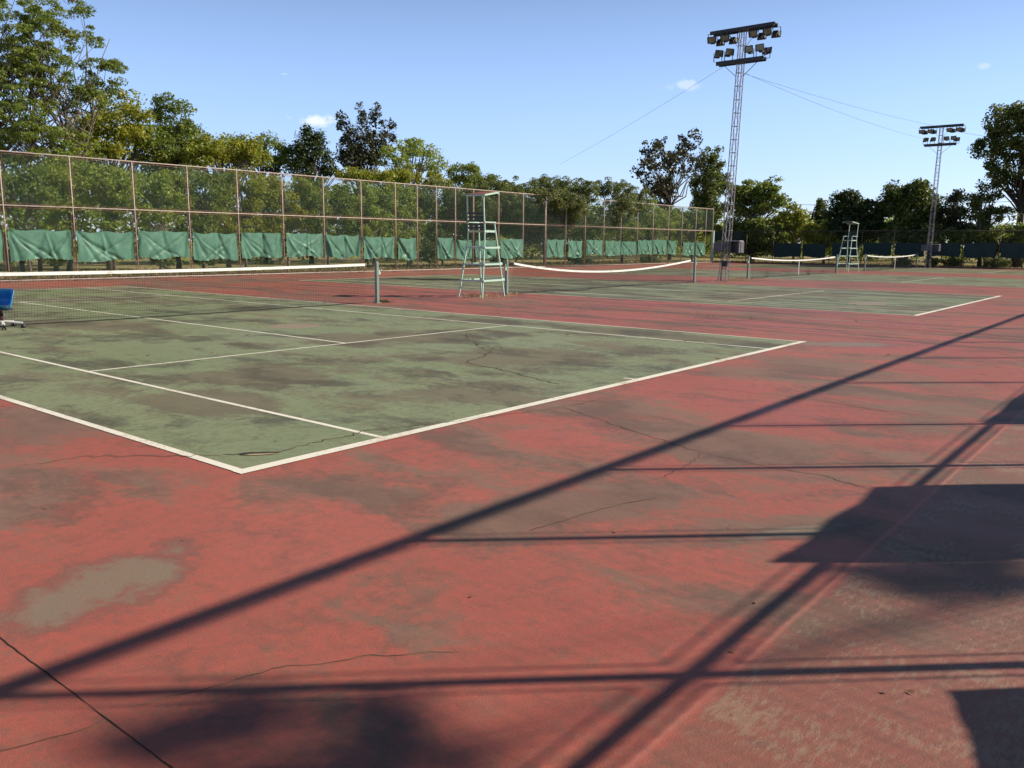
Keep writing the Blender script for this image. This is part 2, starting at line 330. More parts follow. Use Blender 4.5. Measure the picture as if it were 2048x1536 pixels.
# cracks
def crack(pts, wd, jit=.02, label='', light=True, z=None):
    P = [gnd(*p)[:2] for p in pts] if len(pts[0]) == 2 and pts[0][0] > 60 or pts[0][1] > 100 else [np.array(p) for p in pts]
    r_ = np.random.default_rng(len(pts)*7+int(abs(pts[0][0]))); z = .0062 if P[0][1] > .1 and 0 < P[-1][0] < 11 and P[0][1] < 20 and P[0][0] < 11 else .0022; Q = []
    for a, b_ in zip(P[:-1], P[1:]):
        n = max(2, int(np.linalg.norm(b_-a)/.05))
        for k in range(n): Q.append(a+(b_-a)*k/n+r_.normal(0, jit*.35, 2))
    Q = np.array(Q); d = np.gradient(Q, axis=0); d /= np.linalg.norm(d, axis=1)[:, None]+1e-9; n = np.stack([-d[:, 1], d[:, 0]], 1)
    o_ = None
    for (mat, k, dz, sh, nm) in ((M_CRACK, 1., .0, 0, 'crack_gap'), (M_CRACKL, 1.5, -.0007, .35, 'crack_edge')):
        if nm == 'crack_edge' and not light: continue
        ww = wd*k*(.25+1.1*r_.random(len(Q)))[:, None]*(1 if k == 1 else (r_.random(len(Q)) > .35)[:, None]*1.)
        ww = np.convolve(ww[:, 0], [.3, .4, .3], 'same')[:, None]
        A = Q-n*ww/2-n*wd*sh; B = Q+n*ww/2-n*wd*sh; V = np.zeros((len(Q)*2, 3)); V[0::2, :2] = A; V[1::2, :2] = B; V[:, 2] = z+dz
        F = [(2*i, 2*i+2, 2*i+3, 2*i+1) for i in range(len(Q)-1)]
        ob = npmesh('pavement_crack' if o_ is None else nm, V, F, mat, o_)
        if o_ is None: o_ = ob; tag(ob, kind='structure', label=label)
crack([(932, 662), (932, 677), (948, 684), (957, 693), (975, 700), (984, 702), (968, 714), (935, 722), (933, 727), (985, 736), (1030, 747), (1090, 763), (1130, 771)], .016, .05, 'jagged crack across the green half court')
crack([(1130, 815), (1165, 828), (1210, 843), (1260, 860), (1300, 873), (1340, 885), (1400, 905), (1470, 920), (1560, 938), (1640, 950), (1700, 968), (1745, 977)], .007, .03, 'long thin crack in the red pavement', False)
crack([(260, 1413), (330, 1396), (400, 1382), (440, 1370), (520, 1345), (580, 1332), (640, 1330), (700, 1318), (740, 1310), (800, 1312), (860, 1305), (950, 1304)], .004, .012, 'thin crack in the red pavement at lower left')
crack([(70, 928), (180, 912), (330, 913), (440, 911), (560, 905), (620, 888), (700, 871), (730, 862), (830, 852), (1000, 832), (1100, 818), (1200, 800)], .009, .05, 'faint crack running across the near corner', True)
crack([(1400, 775), (1500, 785), (1620, 798), (1750, 820), (1850, 832)], .008, .03, 'faint broken crack right of the baseline', False)
crack([(-2.07, 3.), (-2.07, -3.9)], .005, .003, 'straight slab joint at lower left', False)
crack([(1400, 905), (1385, 925), (1360, 938), (1330, 950), (1290, 965)], .005, .03, 'short side crack', False)
crack([(1310, 995), (1250, 1008), (1180, 1025), (1100, 1050), (1040, 1065)], .004, .02, 'faint crack beside the grey stain', True)
crack([(0, 1503), (100, 1478), (180, 1455), (230, 1430)], .005, .012, 'filled crack at the lower left corner', True)
for xs in (14.45, 32.9): crack([(xs, 28), (xs, -6)], .02, .006, 'slab joint between two courts', False)
# crack hole by the corner
mb = MB(); c0 = gnd(515, 908); ang = 1.1
def ell(mb, c, a, b_, rot, z, n=20):
    ca, sa = math.cos(rot), math.sin(rot); P = []
    for k in range(n):
        t = 2*math.pi*k/n; r_ = 1+.12*math.sin(3*t+1)+.08*math.sin(7*t); u, v = a*r_*math.cos(t), b_*r_*math.sin(t); P.append((c[0]+u*ca-v*sa, c[1]+u*sa+v*ca, z))
    mb.add(P, [tuple(range(n))])
ell(mb, c0, .155, .045, math.atan2(gnd(545, 906)[1]-gnd(485, 909)[1], gnd(545, 906)[0]-gnd(485, 909)[0]), .0068)
hole = mb.build('pothole', M_CRACK); tag(hole, kind='structure', label='shallow hole in the green corner')
mb = MB(); ell(mb, gnd(522, 910), .12, .022, math.atan2(gnd(545, 906)[1]-gnd(485, 909)[1], gnd(545, 906)[0]-gnd(485, 909)[0]), .0075); mb.build('hole_bottom', M_CRACKL, hole)

# ------------------------------------------------------------------ fences
def wires(axis, c0_, a0, a1, z0, z1, pitch, rad, name, mat, parent, inset=.05):
    a0 += inset; a1 -= inset; z0 += inset; z1 -= inset; W_, H_ = a1-a0, z1-z0
    seg = []
    for sgn, off in ((1, -.004), (-1, .004)):
        k = np.arange(-H_, W_, pitch)+pitch*.37
        if sgn > 0: lo_ = np.maximum(k, 0); hi = np.minimum(k+H_, W_); A = np.stack([lo_, lo_-k], 1); B = np.stack([hi, hi-k], 1)
        else: lo_ = np.maximum(k, 0); hi = np.minimum(k+H_, W_); A = np.stack([lo_, H_-(lo_-k)], 1); B = np.stack([hi, H_-(hi-k)], 1)
        seg.append((A, B, off))
    V = []; F = []
    tri = [(math.cos(t), math.sin(t)) for t in (math.pi/2, math.pi*7/6, math.pi*11/6)]
    for A, B, off in seg:
        d = B-A; L = np.linalg.norm(d, axis=1); ok = L > .01; A, B, d, L = A[ok], B[ok], d[ok], L[ok]; n = np.stack([-d[:, 1], d[:, 0]], 1)/L[:, None]
        base = len(V)*0 + sum(len(v) for v in V); vs = np.zeros((len(A), 6, 3))
        for e, Q in enumerate((A, B)):
            for t, (cu, cv) in enumerate(tri):
                u = Q+n*(cu*rad); dep = c0_+off+cv*rad
                a_ = a0+u[:, 0]; z_ = z0+u[:, 1]
                vs[:, e*3+t] = np.stack([a_, np.full_like(a_, dep), z_] if axis == 'Y' else [np.full_like(a_, dep), a_, z_], 1)
        b0 = base+np.arange(len(A))*6
        for t in range(3):
            t2 = (t+1) % 3; F.append(np.stack([b0+t, b0+t2, b0+3+t2, b0+3+t], 1))
        V.append(vs.reshape(-1, 3))
    return npmesh(name, np.concatenate(V), np.concatenate(F), mat, parent)
def fence(name, label, axis, c, posts, levels, skip=(), topk=.95, pipe=.026, mats=None, pitch=.085, rad=.0036, frame=True, sgn=-1, fo=.085, group=None, ftop=True):
    MP, MR, MW = mats
    def p3(a, z, dep=0.): return (a, c+dep, z) if axis == 'Y' else (c+dep, a, z)
    root = empty(name, p3((posts[0]+posts[-1])/2, 0), label=label, cat='fence', group=group)
    def loc(o): o.matrix_parent_inverse = Matrix.Translation(root.location).inverted(); return o
    for a in posts: loc(MB().tube([p3(a, 0), p3(a, levels[-1]+.0)], pipe, 8).build('post', MP, root, True))
    for z in levels:
        if z == levels[-1] and not ftop: continue
        loc(MB().tube([p3(posts[0], z, sgn*.004), p3(posts[-1], z, sgn*.004)], pipe*(topk if z == levels[-1] else .95), 8).build('rail', MP, root, True))
    for i, (a, b_) in enumerate(zip(posts[:-1], posts[1:])):
        for j, (z0, z1) in enumerate(zip(levels[:-1], levels[1:])):
            if (i, j) in skip: continue
            pn = loc(wires(axis, c, min(a, b_), max(a, b_), z0, z1, pitch, rad, 'wire_panel', MW, root))
            if frame:
                mb = MB(); t = fo; lo_, hi = min(a, b_)+t, max(a, b_)-t; q0, q1 = z0+t*.9, z1-t*.9; s_ = .016 if fo < .1 else .009
                mb.bar(p3(lo_, q0, .01), p3(hi, q0, .01), s_, s_).bar(p3(lo_, q1, .01), p3(hi, q1, .01), s_, s_)
                mb.bar(p3(lo_, q0, .01), p3(lo_, q1, .01), s_, s_).bar(p3(hi, q0, .01), p3(hi, q1, .01), s_, s_)
                fr = mb.build('panel_frame', MR, pn)
    return root
XP = [9.22-2.44*k for k in range(9, 0, -1)]+[9.22, 11.68, 14.13, 16.53, 18.94, 21.35, 23.77, 26.2, 28.61, 30.24, 31.77, 33.35, 34.94, 37.28, 39.73, 42.11]
XP2 = [42.2, 44.48, 46.84, 49.25, 51.59, 54.0, 56.39, 58.88, 61.21, 63.71, 65.61, 66.99]
LV = [.06, 2.80, 4.72]
fence('chain_link_fence', 'tall rusty pink framed chain-link fence from the left edge to the overhanging vines', 'Y', 29., XP, LV, mats=(M_PIPE, M_RUST, M_WIRE))
fence('chain_link_fence', 'farther run of the tall chain-link fence between the vines and the gate corner', 'Y', 29.02, XP2, LV, skip=((9, 0), (10, 0)), mats=(M_PIPE, M_RUST, M_WIRE))
YP = [30.5, 27.1, 24.6, 22.1, 19.6, 17.0, 14.5, 11.9, 9.4, 6.9, 4.3, 1.8, -.8, -3.4, -6.4][::-1]
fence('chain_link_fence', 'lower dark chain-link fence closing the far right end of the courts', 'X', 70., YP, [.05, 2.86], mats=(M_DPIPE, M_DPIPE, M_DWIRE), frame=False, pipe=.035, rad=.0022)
XN = [-8, -4.9, -2., .05, 2.1, 4.2, 6.15, 8.13, 11.33, 14.35, 17.1, 20.36, 23.4, 26.4, 29.4]
fence('chain_link_fence', 'near chain-link fence beside the camera whose shadow crosses the red pavement', 'Y', -6.47, XN, LV, mats=(M_PIPE, M_RUST, M_WIRE), pipe=.030, rad=.0013, pitch=.10, fo=.115, topk=1.6)
# gate corner
gt = empty('gate', (64.66, 29.02, 0), label='small pipe gate hung with a green tarp near the far corner', cat='gate')
MB().tube([(-.9, -.03, .05), (-.9, -.03, 1.88), (.9, -.03, 1.88), (.9, -.03, .05)], .025, 8).build('gate_frame', M_PIPE, gt)
tg = empty('corner_post', (68.9, 29.9, 0), label='pale green square post at the corner behind the light mast', cat='post')
MB().box((0, 0, 1.42), (.22, .22, 2.84)).build('shaft', M_MINT, tg, bevel=.01)
MB().box((0, 0, 2.86), (.26, .26, .04)).build('cap', M_MINT, tg)

# ------------------------------------------------------------------ tarps
def tarp(name, label, cat, group, mat, axis, c, a0, a1, z1, z0, seed, amp=.085, halves=True, nfold=7, sag=.03, tilt=0.):
    r_ = np.random.default_rng(seed); nu, nv = 44, 20; u = np.linspace(0, 1, nu+1)[:, None]; v = np.linspace(0, 1, nv+1)[None, :]
    W_ = abs(a1-a0); H_ = z1-z0; d = np.zeros((nu+1, nv+1))
    anchors = [0.02, .98]+([r_.uniform(.42, .6)] if halves else [])
    for k in range(nfold+len(anchors)):
        ua = anchors[k % len(anchors)]; tgt = r_.uniform(.1, .9) if k >= len(anchors) else ua+r_.uniform(-.12, .12)
        ln = ua+(tgt-ua)*v**1.1; wd = (.014+.05*v)*r_.uniform(.7, 1.5)/max(W_, .8)*1.6
        d += amp*r_.uniform(.5, 1.15)*r_.choice([1, -1, -1])*np.exp(-((u-ln)/wd)**2)*(v**.4)*(1-.45*v)
    d += .018*np.sin(u*r_.uniform(18, 30)+r_.uniform(0, 6)+2*v)*v+amp*.5*np.sin(math.pi*u*(2 if halves else 1))**2*v*(1-.3*v)
    top = z1-tilt*(1-u)-sag*(np.sin(math.pi*u*len(anchors[1:]))**2)-.012*r_.random((nu+1, 1)); bot = z0+.05*np.sin(u*r_.uniform(4, 9)+r_.uniform(0, 6))+.015*r_.standard_normal((nu+1, 1))
    z = top+(bot-top)*v; al = a0+(a1-a0)*(u+.02*np.sin(6*v+seed)*(u-.5)); dep = c-d-.01
    al = np.broadcast_to(al, z.shape); V = np.stack([al, dep, z] if axis == 'Y' else [dep, al, z], -1).reshape(-1, 3)
    i = np.arange(nu)[:, None]*(nv+1)+np.arange(nv)[None, :]; F = np.stack([i, i+nv+1, i+nv+2, i+1], -1).reshape(-1, 4)
    o_ = npmesh(name, V, F, mat, None, True); return tag(o_, label=label, cat=cat, group=group)
WORDS = ['first', 'second', 'third', 'fourth', 'fifth', 'sixth', 'seventh', 'eighth', 'ninth', 'tenth', 'eleventh', 'twelfth', 'thirteenth', 'fourteenth', 'fifteenth', 'sixteenth', 'seventeenth', 'eighteenth', 'nineteenth', 'twentieth', 'twenty-first', 'twenty-second', 'twenty-third', 'twenty-fourth', 'twenty-fifth']
TP = [(-110, 3, 459, 520), (16, 140, 460, 520), (152, 267, 463, 521), (277, 376, 463, 516), (385, 474, 466, 519), (482, 562, 466, 515), (572, 645, 467, 513), (652, 720, 470, 515), (727, 788, 474, 516), (795, 831, 476, 519),
      (875, 908, 476, 517), (913, 945, 480, 519), (951, 991, 480, 516), (1001, 1046, 478, 516), (1093, 1129, 479, 514), (1136, 1164, 482, 515), (1173, 1206, 480, 510), (1211, 1242, 481, 511), (1243, 1273, 483, 510), (1276, 1305, 480, 509), (1307, 1334, 480, 509), (1336, 1353, 481, 509), (1366, 1389, 484, 511), (1392, 1410, 485, 511)]
EX = ['cut off by the left edge', 'in the bay with two tree trunks below', 'pulled to a point by a cord', 'narrower and creased at its middle', 'with a sharp V fold', 'with a fold off its middle', 'with one broad sag', 'with a slanting top edge', 'with ragged lower edge', 'narrow, left of the empty bay',
      'narrow, right of the empty bay', 'seen just left of the near umpire chair', 'seen through the legs of the near umpire chair', 'between umpire chair and bare bay', 'under the vines, right of the bare bay', 'short one under the vines', 'just past the short one', 'touching its right neighbour', 'touching its left neighbour', 'wide one near the far end', 'second wide one near the far end', 'half width strip near the far end', 'left of the gate', 'hung on the small gate']
for i, (x0, x1, y0, y1) in enumerate(TP):
    Yc = 28.94 if i < 23 else 28.93; A = at(x0, y0, Y=Yc); B = at(x1, y0, Y=Yc); zt = (A[2]+B[2])/2; zb = at((x0+x1)/2, y1, Y=Yc)[2]
    tarp('tarp', '%s green fence tarp from the left, %s' % (WORDS[i], EX[i]), 'tarp', 'green tarps tied along the long fence', M_TARP, 'Y', Yc, A[0], B[0], zt+.02, zb, 100+i, amp=.10, sag=.02+.07*((i*7) % 5)/5, halves=(B[0]-A[0]) > 1.7)
TD = [(1549, 1602, 486, 514), (1606, 1652, 487, 514), (1665, 1718, 485, 512), (1727, 1784, 485, 510), (1791, 1849, 485, 512), (1857, 1922, 485, 513), (1929, 1993, 485, 515), (2003, 2068, 485, 516), (2075, 2150, 486, 518)]
EXD = ['right of the leafy gap', 'sagging at its right end', 'behind the far umpire chair', 'behind the farthest net', 'behind the far light mast', 'right of the far light mast', 'above the round bush', 'at the right edge by the big trunk', 'just outside the right edge']
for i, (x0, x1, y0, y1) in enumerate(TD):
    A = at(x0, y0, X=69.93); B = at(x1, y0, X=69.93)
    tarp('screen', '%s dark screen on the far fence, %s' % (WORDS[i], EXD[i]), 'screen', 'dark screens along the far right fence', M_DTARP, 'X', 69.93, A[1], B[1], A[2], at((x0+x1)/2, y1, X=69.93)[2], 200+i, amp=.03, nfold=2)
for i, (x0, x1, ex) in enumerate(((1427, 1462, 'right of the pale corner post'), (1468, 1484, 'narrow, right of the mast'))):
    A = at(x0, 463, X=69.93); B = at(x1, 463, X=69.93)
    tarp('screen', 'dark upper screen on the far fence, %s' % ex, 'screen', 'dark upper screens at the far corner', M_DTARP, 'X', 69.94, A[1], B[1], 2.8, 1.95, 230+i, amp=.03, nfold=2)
for i, (a0, a1, z1, z0, ex) in enumerate(((3.57, 5.43, 3.0, 1.7, 'middle, hung over a post'), (8.07, 11.2, 2.86, 1.9, 'long one farther right'), (-.3, 1.83, 1.96, .7, 'lowest, nearest the camera'))):
    tarp('tarp', 'tarp on the near fence casting a dark shadow, %s' % ex, 'tarp', 'tarps on the near fence', M_TARP, 'Y', -6.43, a0, a1, z1, z0, 300+i, amp=.03, tilt=.5 if i == 2 else 0.)

# ------------------------------------------------------------------ nets
def net(label, x0, x1, prof, yb, strap=None, bulge=.1, band=(0, 1)):
    root = empty('tennis_net', ((x0+x1)/2, 11.885, 0), label=label, cat='net', group='tennis nets')
    inv = Matrix.Translation(root.location).inverted()
    def L(o_): o_.matrix_parent_inverse = inv; return o_
    xs = np.array([p[0] for p in prof]); zs = np.array([p[1] for p in prof])
    from numpy import interp
    cf = np.polyfit(xs, zs, 2 if len(xs) < 6 else 3); ztop = lambda x: float(np.polyval(cf, x))
    xa, xb = x0+.35, x1-.35; n = int((xb-xa)/.05); X = np.linspace(xa, xb, n+1); Z = np.array([ztop(x) for x in X])
    r_ = np.random.default_rng(abs(int(x0*10))); nz = 19
    yo = lambda x, v: yb*0+11.885+bulge*(v**2)*(math.sin(x*.9+x0)+.6*math.sin(x*2.3))-.0
    rad = .0017; V = []; F = []
    def cord(P):
        P = np.array(P); b0 = sum(len(q) for q in V); m_ = len(P); vs = np.zeros((m_, 3, 3))
        dv = np.gradient(P, axis=0)
        vert = abs(dv[0, 2]) > abs(dv[0, 0])
        for t in range(3):
            a_ = 2*math.pi*t/3+.5
            vs[:, t] = P+(np.array([math.cos(a_), math.sin(a_), 0]) if vert else np.array([0, math.cos(a_), math.sin(a_)]))*rad
        V.append(vs.reshape(-1, 3)); idx = b0+np.arange(m_-1)*3
        for t in range(3):
            t2 = (t+1) % 3; F.append(np.stack([idx+t, idx+t2, idx+3+t2, idx+3+t], 1))
    for x, zt in zip(X, Z): cord([(x, yo(x, v), zt+(.02-zt)*v) for v in np.linspace(0, 1, 6)])
    Xh = X[::3]; Zh = Z[::3]
    for k in range(nz+1):
        v = k/nz; cord([(x, yo(x, v), zt+(.02-zt)*v) for x, zt in zip(Xh, Zh)])
    L(npmesh('net_mesh', np.concatenate(V), np.concatenate(F), M_NET, root))
    # folded lower hem lying dark along the ground
    L(MB().tube([(x, yo(x, 1)+.03*r_.standard_normal(), .018+.008*r_.random()) for x in X[::4]], .011, 5).build('bottom_cord', M_NET, root))
    mb = MB(); Xb = X[(X > x0+band[0]*(x1-x0)) & (X < x0+band[1]*(x1-x0))][::3]; vs = []
    for x in Xb:
        zt = ztop(x); wob = .006*math.sin(x*7)
        vs += [(x, 11.885-.014+wob, zt+.028), (x, 11.885+.014+wob, zt+.028), (x, 11.885+.016+wob, zt-.035), (x, 11.885-.016+wob, zt-.035)]
    fs = [(4*i+a, 4*i+4+a, 4*i+4+(a+1) % 4, 4*i+(a+1) % 4) for i in range(len(Xb)-1) for a in range(4)]+[(0, 1, 2, 3), tuple(4*(len(Xb)-1)+k for k in (3, 2, 1, 0))]
    mb.add(vs, fs); L(mb.build('headband', M_BAND, root))
    L(MB().tube([(x0, 11.885, 1.03), (xa, 11.885, ztop(xa))], .005, 5).tube([(x1, 11.885, 1.03), (xb, 11.885, ztop(xb))], .005, 5).build('cable', M_BLACKST, root))
    if strap: L(MB().box((strap, 11.86, ztop(strap)/2-.01), (.055, .012, ztop(strap))).build('centre_strap', M_BAND, root))
    return root
N1 = net('nearest tennis net with a taut white headband, left of the near umpire chair', -.914, 11.884, [(-.5, 1.01), (2.8, .965), (5.57, .97), (8.04, .985), (11.5, 1.02)], 0, None, .06)
N2 = net('slack tennis net with a deeply sagging white headband right of the near umpire chair', 17.33, 30.12, [(17.69, .97), (19.06, .82), (20.49, .69), (22.68, .62), (24.77, .63), (27.5, .76), (29.89, .96)], 0, None, .22, (.02, .985))
N3 = net('tennis net with a white centre strap behind the light mast', 35.7, 48.5, [(36.03, .99), (39.64, .88), (42.47, .82), (45.58, .84), (48.29, .98)], 0, 42.3, .15)
N4 = net('farthest small tennis net right of the far umpire chair', 54.02, 66.82, [(54.21, 1.01), (59.0, .89), (62.15, .87), (66.6, 1.01)], 0, 60.9, .1)
def net_post(x, label, sgn, winch=True):
    r_ = empty('net_post', (x, 11.885, 0), label=label, cat='net post', group='steel net posts')
    MB().box((0, 0, .535), (.085, .085, 1.07)).build('shaft', M_POSTG, r_, bevel=.008)
    MB().tube([(0, -.03, 1.075), (0, .03, 1.075)], .035, 12).build('pulley', M_POSTG, r_)
    if winch:
        o_ = MB().box((sgn*.075, 0, .82), (.06, .07, .12)).tube([(sgn*.10, -.05, .85), (sgn*.14, -.05, .92), (sgn*.15, -.09, .94)], .012, 6).build('winch', M_MINT, r_)
    MB().box((0, 0, .012), (.16, .16, .02)).build('foot_plate', M_POSTG, r_)
for i, (x, lb, s_) in enumerate(((-.914, 'net post of the nearest court beyond the left edge', -1), (11.9, 'net post with a pale winch at the right end of the nearest net', 1), (17.33, 'net post just right of the near umpire chair', -1), (30.12, 'net post just left of the near light mast', 1),
        (35.7, 'net post just right of the near light mast', -1), (48.5, 'net post just left of the far umpire chair', 1), (54.02, 'net post just right of the far umpire chair', -1), (66.82, 'farthest net post beside the far light mast', 1))):
    net_post(x, lb, s_)

# ------------------------------------------------------------------ umpire chairs
def umpire_chair(loc, rz, label):
    r_ = empty('umpire_chair', loc, rz, label=label, cat='umpire chair')
    bx, by, tx, ty = .62, .42, .27, .28; ZS = 1.95
    def leg(sx, sy, z):
        t = z/ZS; return Vector((sx*(bx+(tx-bx)*t), sy*(by+(ty-by)*t), z))
    for sx in (-1, 1):
        for sy in (-1, 1):
            mb = MB()
            if sx < 0:
                mb.bar(leg(sx, sy, 0), leg(sx, sy, ZS-.28), .036, .036); p0 = leg(sx, sy, ZS-.29)
                pts = [p0, Vector((-.30, sy*.29, ZS+.1)), Vector((-.335, sy*.29, ZS+.45)), Vector((-.36, sy*.29, ZS+.8)), Vector((-.36, sy*.29, 3.0))]
                for a, b_ in zip(pts[:-1], pts[1:]): mb.bar(a, b_, .034, .034)
            else: mb.bar(leg(sx, sy, 0), Vector((sx*.24, sy*.285, 2.19)), .036, .036)
            mb.build('leg', M_MINT, r_)
    for z in (.5, .98, 1.47):
        mb = MB()
        for sy in (-1, 1): mb.bar(leg(-1, sy, z)+Vector((-.03, sy*.03, 0)), leg(1, sy, z)+Vector((.10, sy*.03, 0)), .03, .055)
        mb.bar(leg(-1, -1, z)+Vector((-.03, 0, .002)), leg(-1, 1, z)+Vector((-.03, 0, .002)), .03, .05)
        mb.build('side_rail', M_MINT, r_)
        MB().bar(leg(1, -1, z)+Vector((.055, -.02, .035)), leg(1, 1, z)+Vector((.055, .02, .035)), .14, .022).build('step', M_MINT, r_)
    MB().bar((-.32, -.29, 1.95), (.27, -.29, 1.95), .03, .06).bar((-.32, .29, 1.95), (.27, .29, 1.95), .03, .06).bar((.27, -.29, 1.951), (.27, .29, 1.951), .03, .055).build('seat_frame', M_MINT, r_)
    mb = MB()
    for k in range(6): mb.bar((-.24+.09*k, -.27, 1.99), (-.24+.09*k, .27, 1.99), .065, .02)
    mb.build('seat', M_DARKST, r_)
    mb = MB()
    for k, z in enumerate((2.05, 2.15, 2.25, 2.36, 2.47)):
        xo = -.30-.035*(z-2.0)*2; q = [Vector((xo-.02-.05*math.cos(s*1.5), s*.27, z)) for s in (-1, -.5, 0, .5, 1)]
        for a, b_ in zip(q[:-1], q[1:]): mb.bar(a, b_, .018, .06)
    mb.build('backrest', M_DARKST, r_)
    for sy in (-1, 1): MB().box((-.05, sy*.30, 2.215), (.62, .075, .035)).build('armrest', M_MINT, r_, bevel=.005)
    cp = MB(); sl = .11
    for sy in (-1, 1): cp.bar((-.38, sy*.33, 2.99), (.36, sy*.33, 2.99+sl), .035, .05).bar((.36, sy*.33, 3.0+sl), (.40, sy*.33, 2.92+sl), .035, .035)
    cp.bar((-.38, -.33, 2.991), (-.38, .33, 2.991), .035, .045).bar((.37, -.33, 2.992+sl), (.37, .33, 2.992+sl), .035, .045)
    cf = cp.build('canopy_frame', M_MINT, r_)
    MB().bar((-.37, 0, 3.022), (.37, 0, 3.022+sl), .66, .008).build('canopy', M_CANRED, r_)
    MB().bar((.395, -.31, 2.95+sl), (.395, .31, 2.95+sl), .012, .09).build('visor', M_DARKST, r_)
    return r_
umpire_chair((16.0, 11.76, 0), .14, 'tall mint green umpire chair with rusty canopy between the two nearest nets')
umpire_chair((51.9, 12.3, 0), math.pi*.93, 'small far umpire chair standing between the two farthest nets')

# ------------------------------------------------------------------ light masts
def mast(loc, top, lean, label, cab=True):
    r_ = empty('floodlight_mast', loc, 0, label=label, cat='light mast', group='lattice floodlight masts')
    lx, ly = lean
    def ax(z): return Vector((lx*z/top, ly*z/top, 0))
    def hw(z): return .145+.04*math.exp(-z/.4) if z < 2 else .145-.035*(z-2)/(top-2)
    C4 = ((-1, -1), (1, -1), (1, 1), (-1, 1))
    def cn(k, z): return ax(z)+Vector((C4[k % 4][0]*hw(z), C4[k % 4][1]*hw(z), z))
    mb = MB(); zs = np.linspace(0, top-.1, 20)
    for k in range(4):
        for a, b_ in zip(zs[:-1], zs[1:]): mb.bar(cn(k, a), cn(k, b_), .030, .030)
        f0 = cn(k, 0); mb.bar(f0, f0+Vector((C4[k][0]*.12, C4[k][1]*.12, .01)), .05, .03)
    mb.build('mast_leg', M_GALV, r_)
    mb = MB()
    for i, (a, b_) in enumerate(zip(zs[:-1], zs[1:])):
        for k in range(4):
            mb.bar(cn(k, a), cn(k+1, a), .022, .022)
            mb.bar(cn(k+(i % 2), a), cn(k+1-(i % 2), b_), .011, .011)
    mb.build('bracing', M_GALV, r_)
    def arm(z, half, gap, nm, hh=.15):
        mb = MB(); o_ = ax(z)
        for sx in (-1, 1): mb.bar(o_+Vector((sx*gap, -half, z)), o_+Vector((sx*gap, half, z)), .05, hh)
        for yy in np.linspace(-half, half, 7): mb.bar(o_+Vector((-gap, yy, z+.02)), o_+Vector((gap, yy, z+.02)), .04, .04)
        mb.box(o_+Vector((0, 0, z)), (gap*2+.06, .42, .13))
        return mb.build(nm, M_BLACKST, r_), o_
    def lamp(p, yaw, tilt, up):
        M = Matrix.Rotation(yaw, 3, 'Z') @ Matrix.Rotation(tilt, 3, 'Y')       # lamp faces local +X then tilted down
        body = MB(); w_, h_, d_ = .37, .25, .10
        F0 = [(d_, -w_/2, -h_/2), (d_, w_/2, -h_/2), (d_, w_/2, h_/2), (d_, -w_/2, h_/2)]; B0 = [(-d_, -w_*.28, -h_*.3), (-d_, w_*.28, -h_*.3), (-d_, w_*.28, h_*.3), (-d_, -w_*.28, h_*.3)]
        pp = Vector(p)
        body.add([pp+M @ Vector(q) for q in F0+B0], [(7, 6, 5, 4), (0, 4, 5, 1), (1, 5, 6, 2), (2, 6, 7, 3), (3, 7, 4, 0)])
        e = .028
        for a, b_ in ((0, 1), (1, 2), (2, 3), (3, 0)): body.bar(pp+M @ Vector(F0[a]), pp+M @ Vector(F0[b_]), e, e)
        body.box(pp+M @ Vector((-.06, 0, -h_*.55)), (.2, .16, .10), M)
        fl = body.build('floodlight', M_BLACKST, r_)
        gl = MB(); q = .86; gl.add([pp+M @ Vector((d_-.012, a*w_/2*q, b_*h_/2*q)) for a, b_ in ((-1, -1), (1, -1), (1, 1), (-1, 1))], [(0, 1, 2, 3)]); gl.build('glass', M_GLASS, fl)
        br = MB(); zz = up; sd = M @ Vector((0, 1, 0))
        for s_ in (-1, 1): br.bar(pp+sd*(s_*.20), pp+sd*(s_*.20)+Vector((0, 0, zz)), .03, .012)
        br.bar(pp-sd*.2+Vector((0, 0, zz)), pp+sd*.2+Vector((0, 0, zz)), .03, .014); br.build('bracket', M_BLACKST, fl)
    _, o1 = arm(top, 1.46, .17, 'crossarm'); _, o2 = arm(top-1.32, 1.08, .15, 'crossarm', .17)
    for yy in (1.29, .68, -.62, -1.25):
        lamp(o1+Vector((-.27, yy, top-.30)), math.pi+.15*(1 if yy > 0 else -.6), .35, .24)
        lamp(o1+Vector((.27, yy-.1, top-.30)), .1, .35, .24)
    for yy in (1.0, .5, -.46, -.95):
        lamp(o2+Vector((-.17, yy, top-.90)), math.pi+(1.0 if yy > 0 else -.1), .12, -.36)
    lamp(o2+Vector((.2, -1.05, top-.95)), -.3, .12, -.34)
    mb = MB()
    for s_ in (-1, 1):
        mb.bar(ax(top-1.95)+Vector((0, s_*.15, top-1.95)), o2+Vector((0, s_*.8, top-1.38)), .02, .02)
        mb.bar(ax(top-.75)+Vector((0, s_*.15, top-.75)), o1+Vector((0, s_*.75, top-.05)), .015, .015)
    mb.build('arm_brace', M_BLACKST, r_)
    if cab:
        b = MB(); w_, h_, d_ = .70, .50, .34; c = ax(1.5)+Vector((.12, -.36, 1.52))
        # open-fronted cabinet facing the camera side, with its door swung to the left
        b.box(c+Vector((.17, 0, 0)), (.015, w_, h_)).box(c+Vector((0, -w_/2, 0)), (d_, .015, h_)).box(c+Vector((0, w_/2, 0)), (d_, .015, h_)).box(c+Vector((0, 0, -h_/2)), (d_, w_, .015)).box(c+Vector((-.17, w_/2-.12, 0)), (.015, .25, h_-.01))
        cb = b.build('cabinet', M_CAB, r_); MB().box(c+Vector((-.02, .05, h_/2+.02)), (.42, .72, .03)).build('lid', M_PALE, cb)
        MB().box(c+Vector((-.2, w_/2+.30, -.0)), (.02, .56, h_-.02), Matrix.Rotation(-.15, 3, 'Z')).build('door', M_CAB, cb)
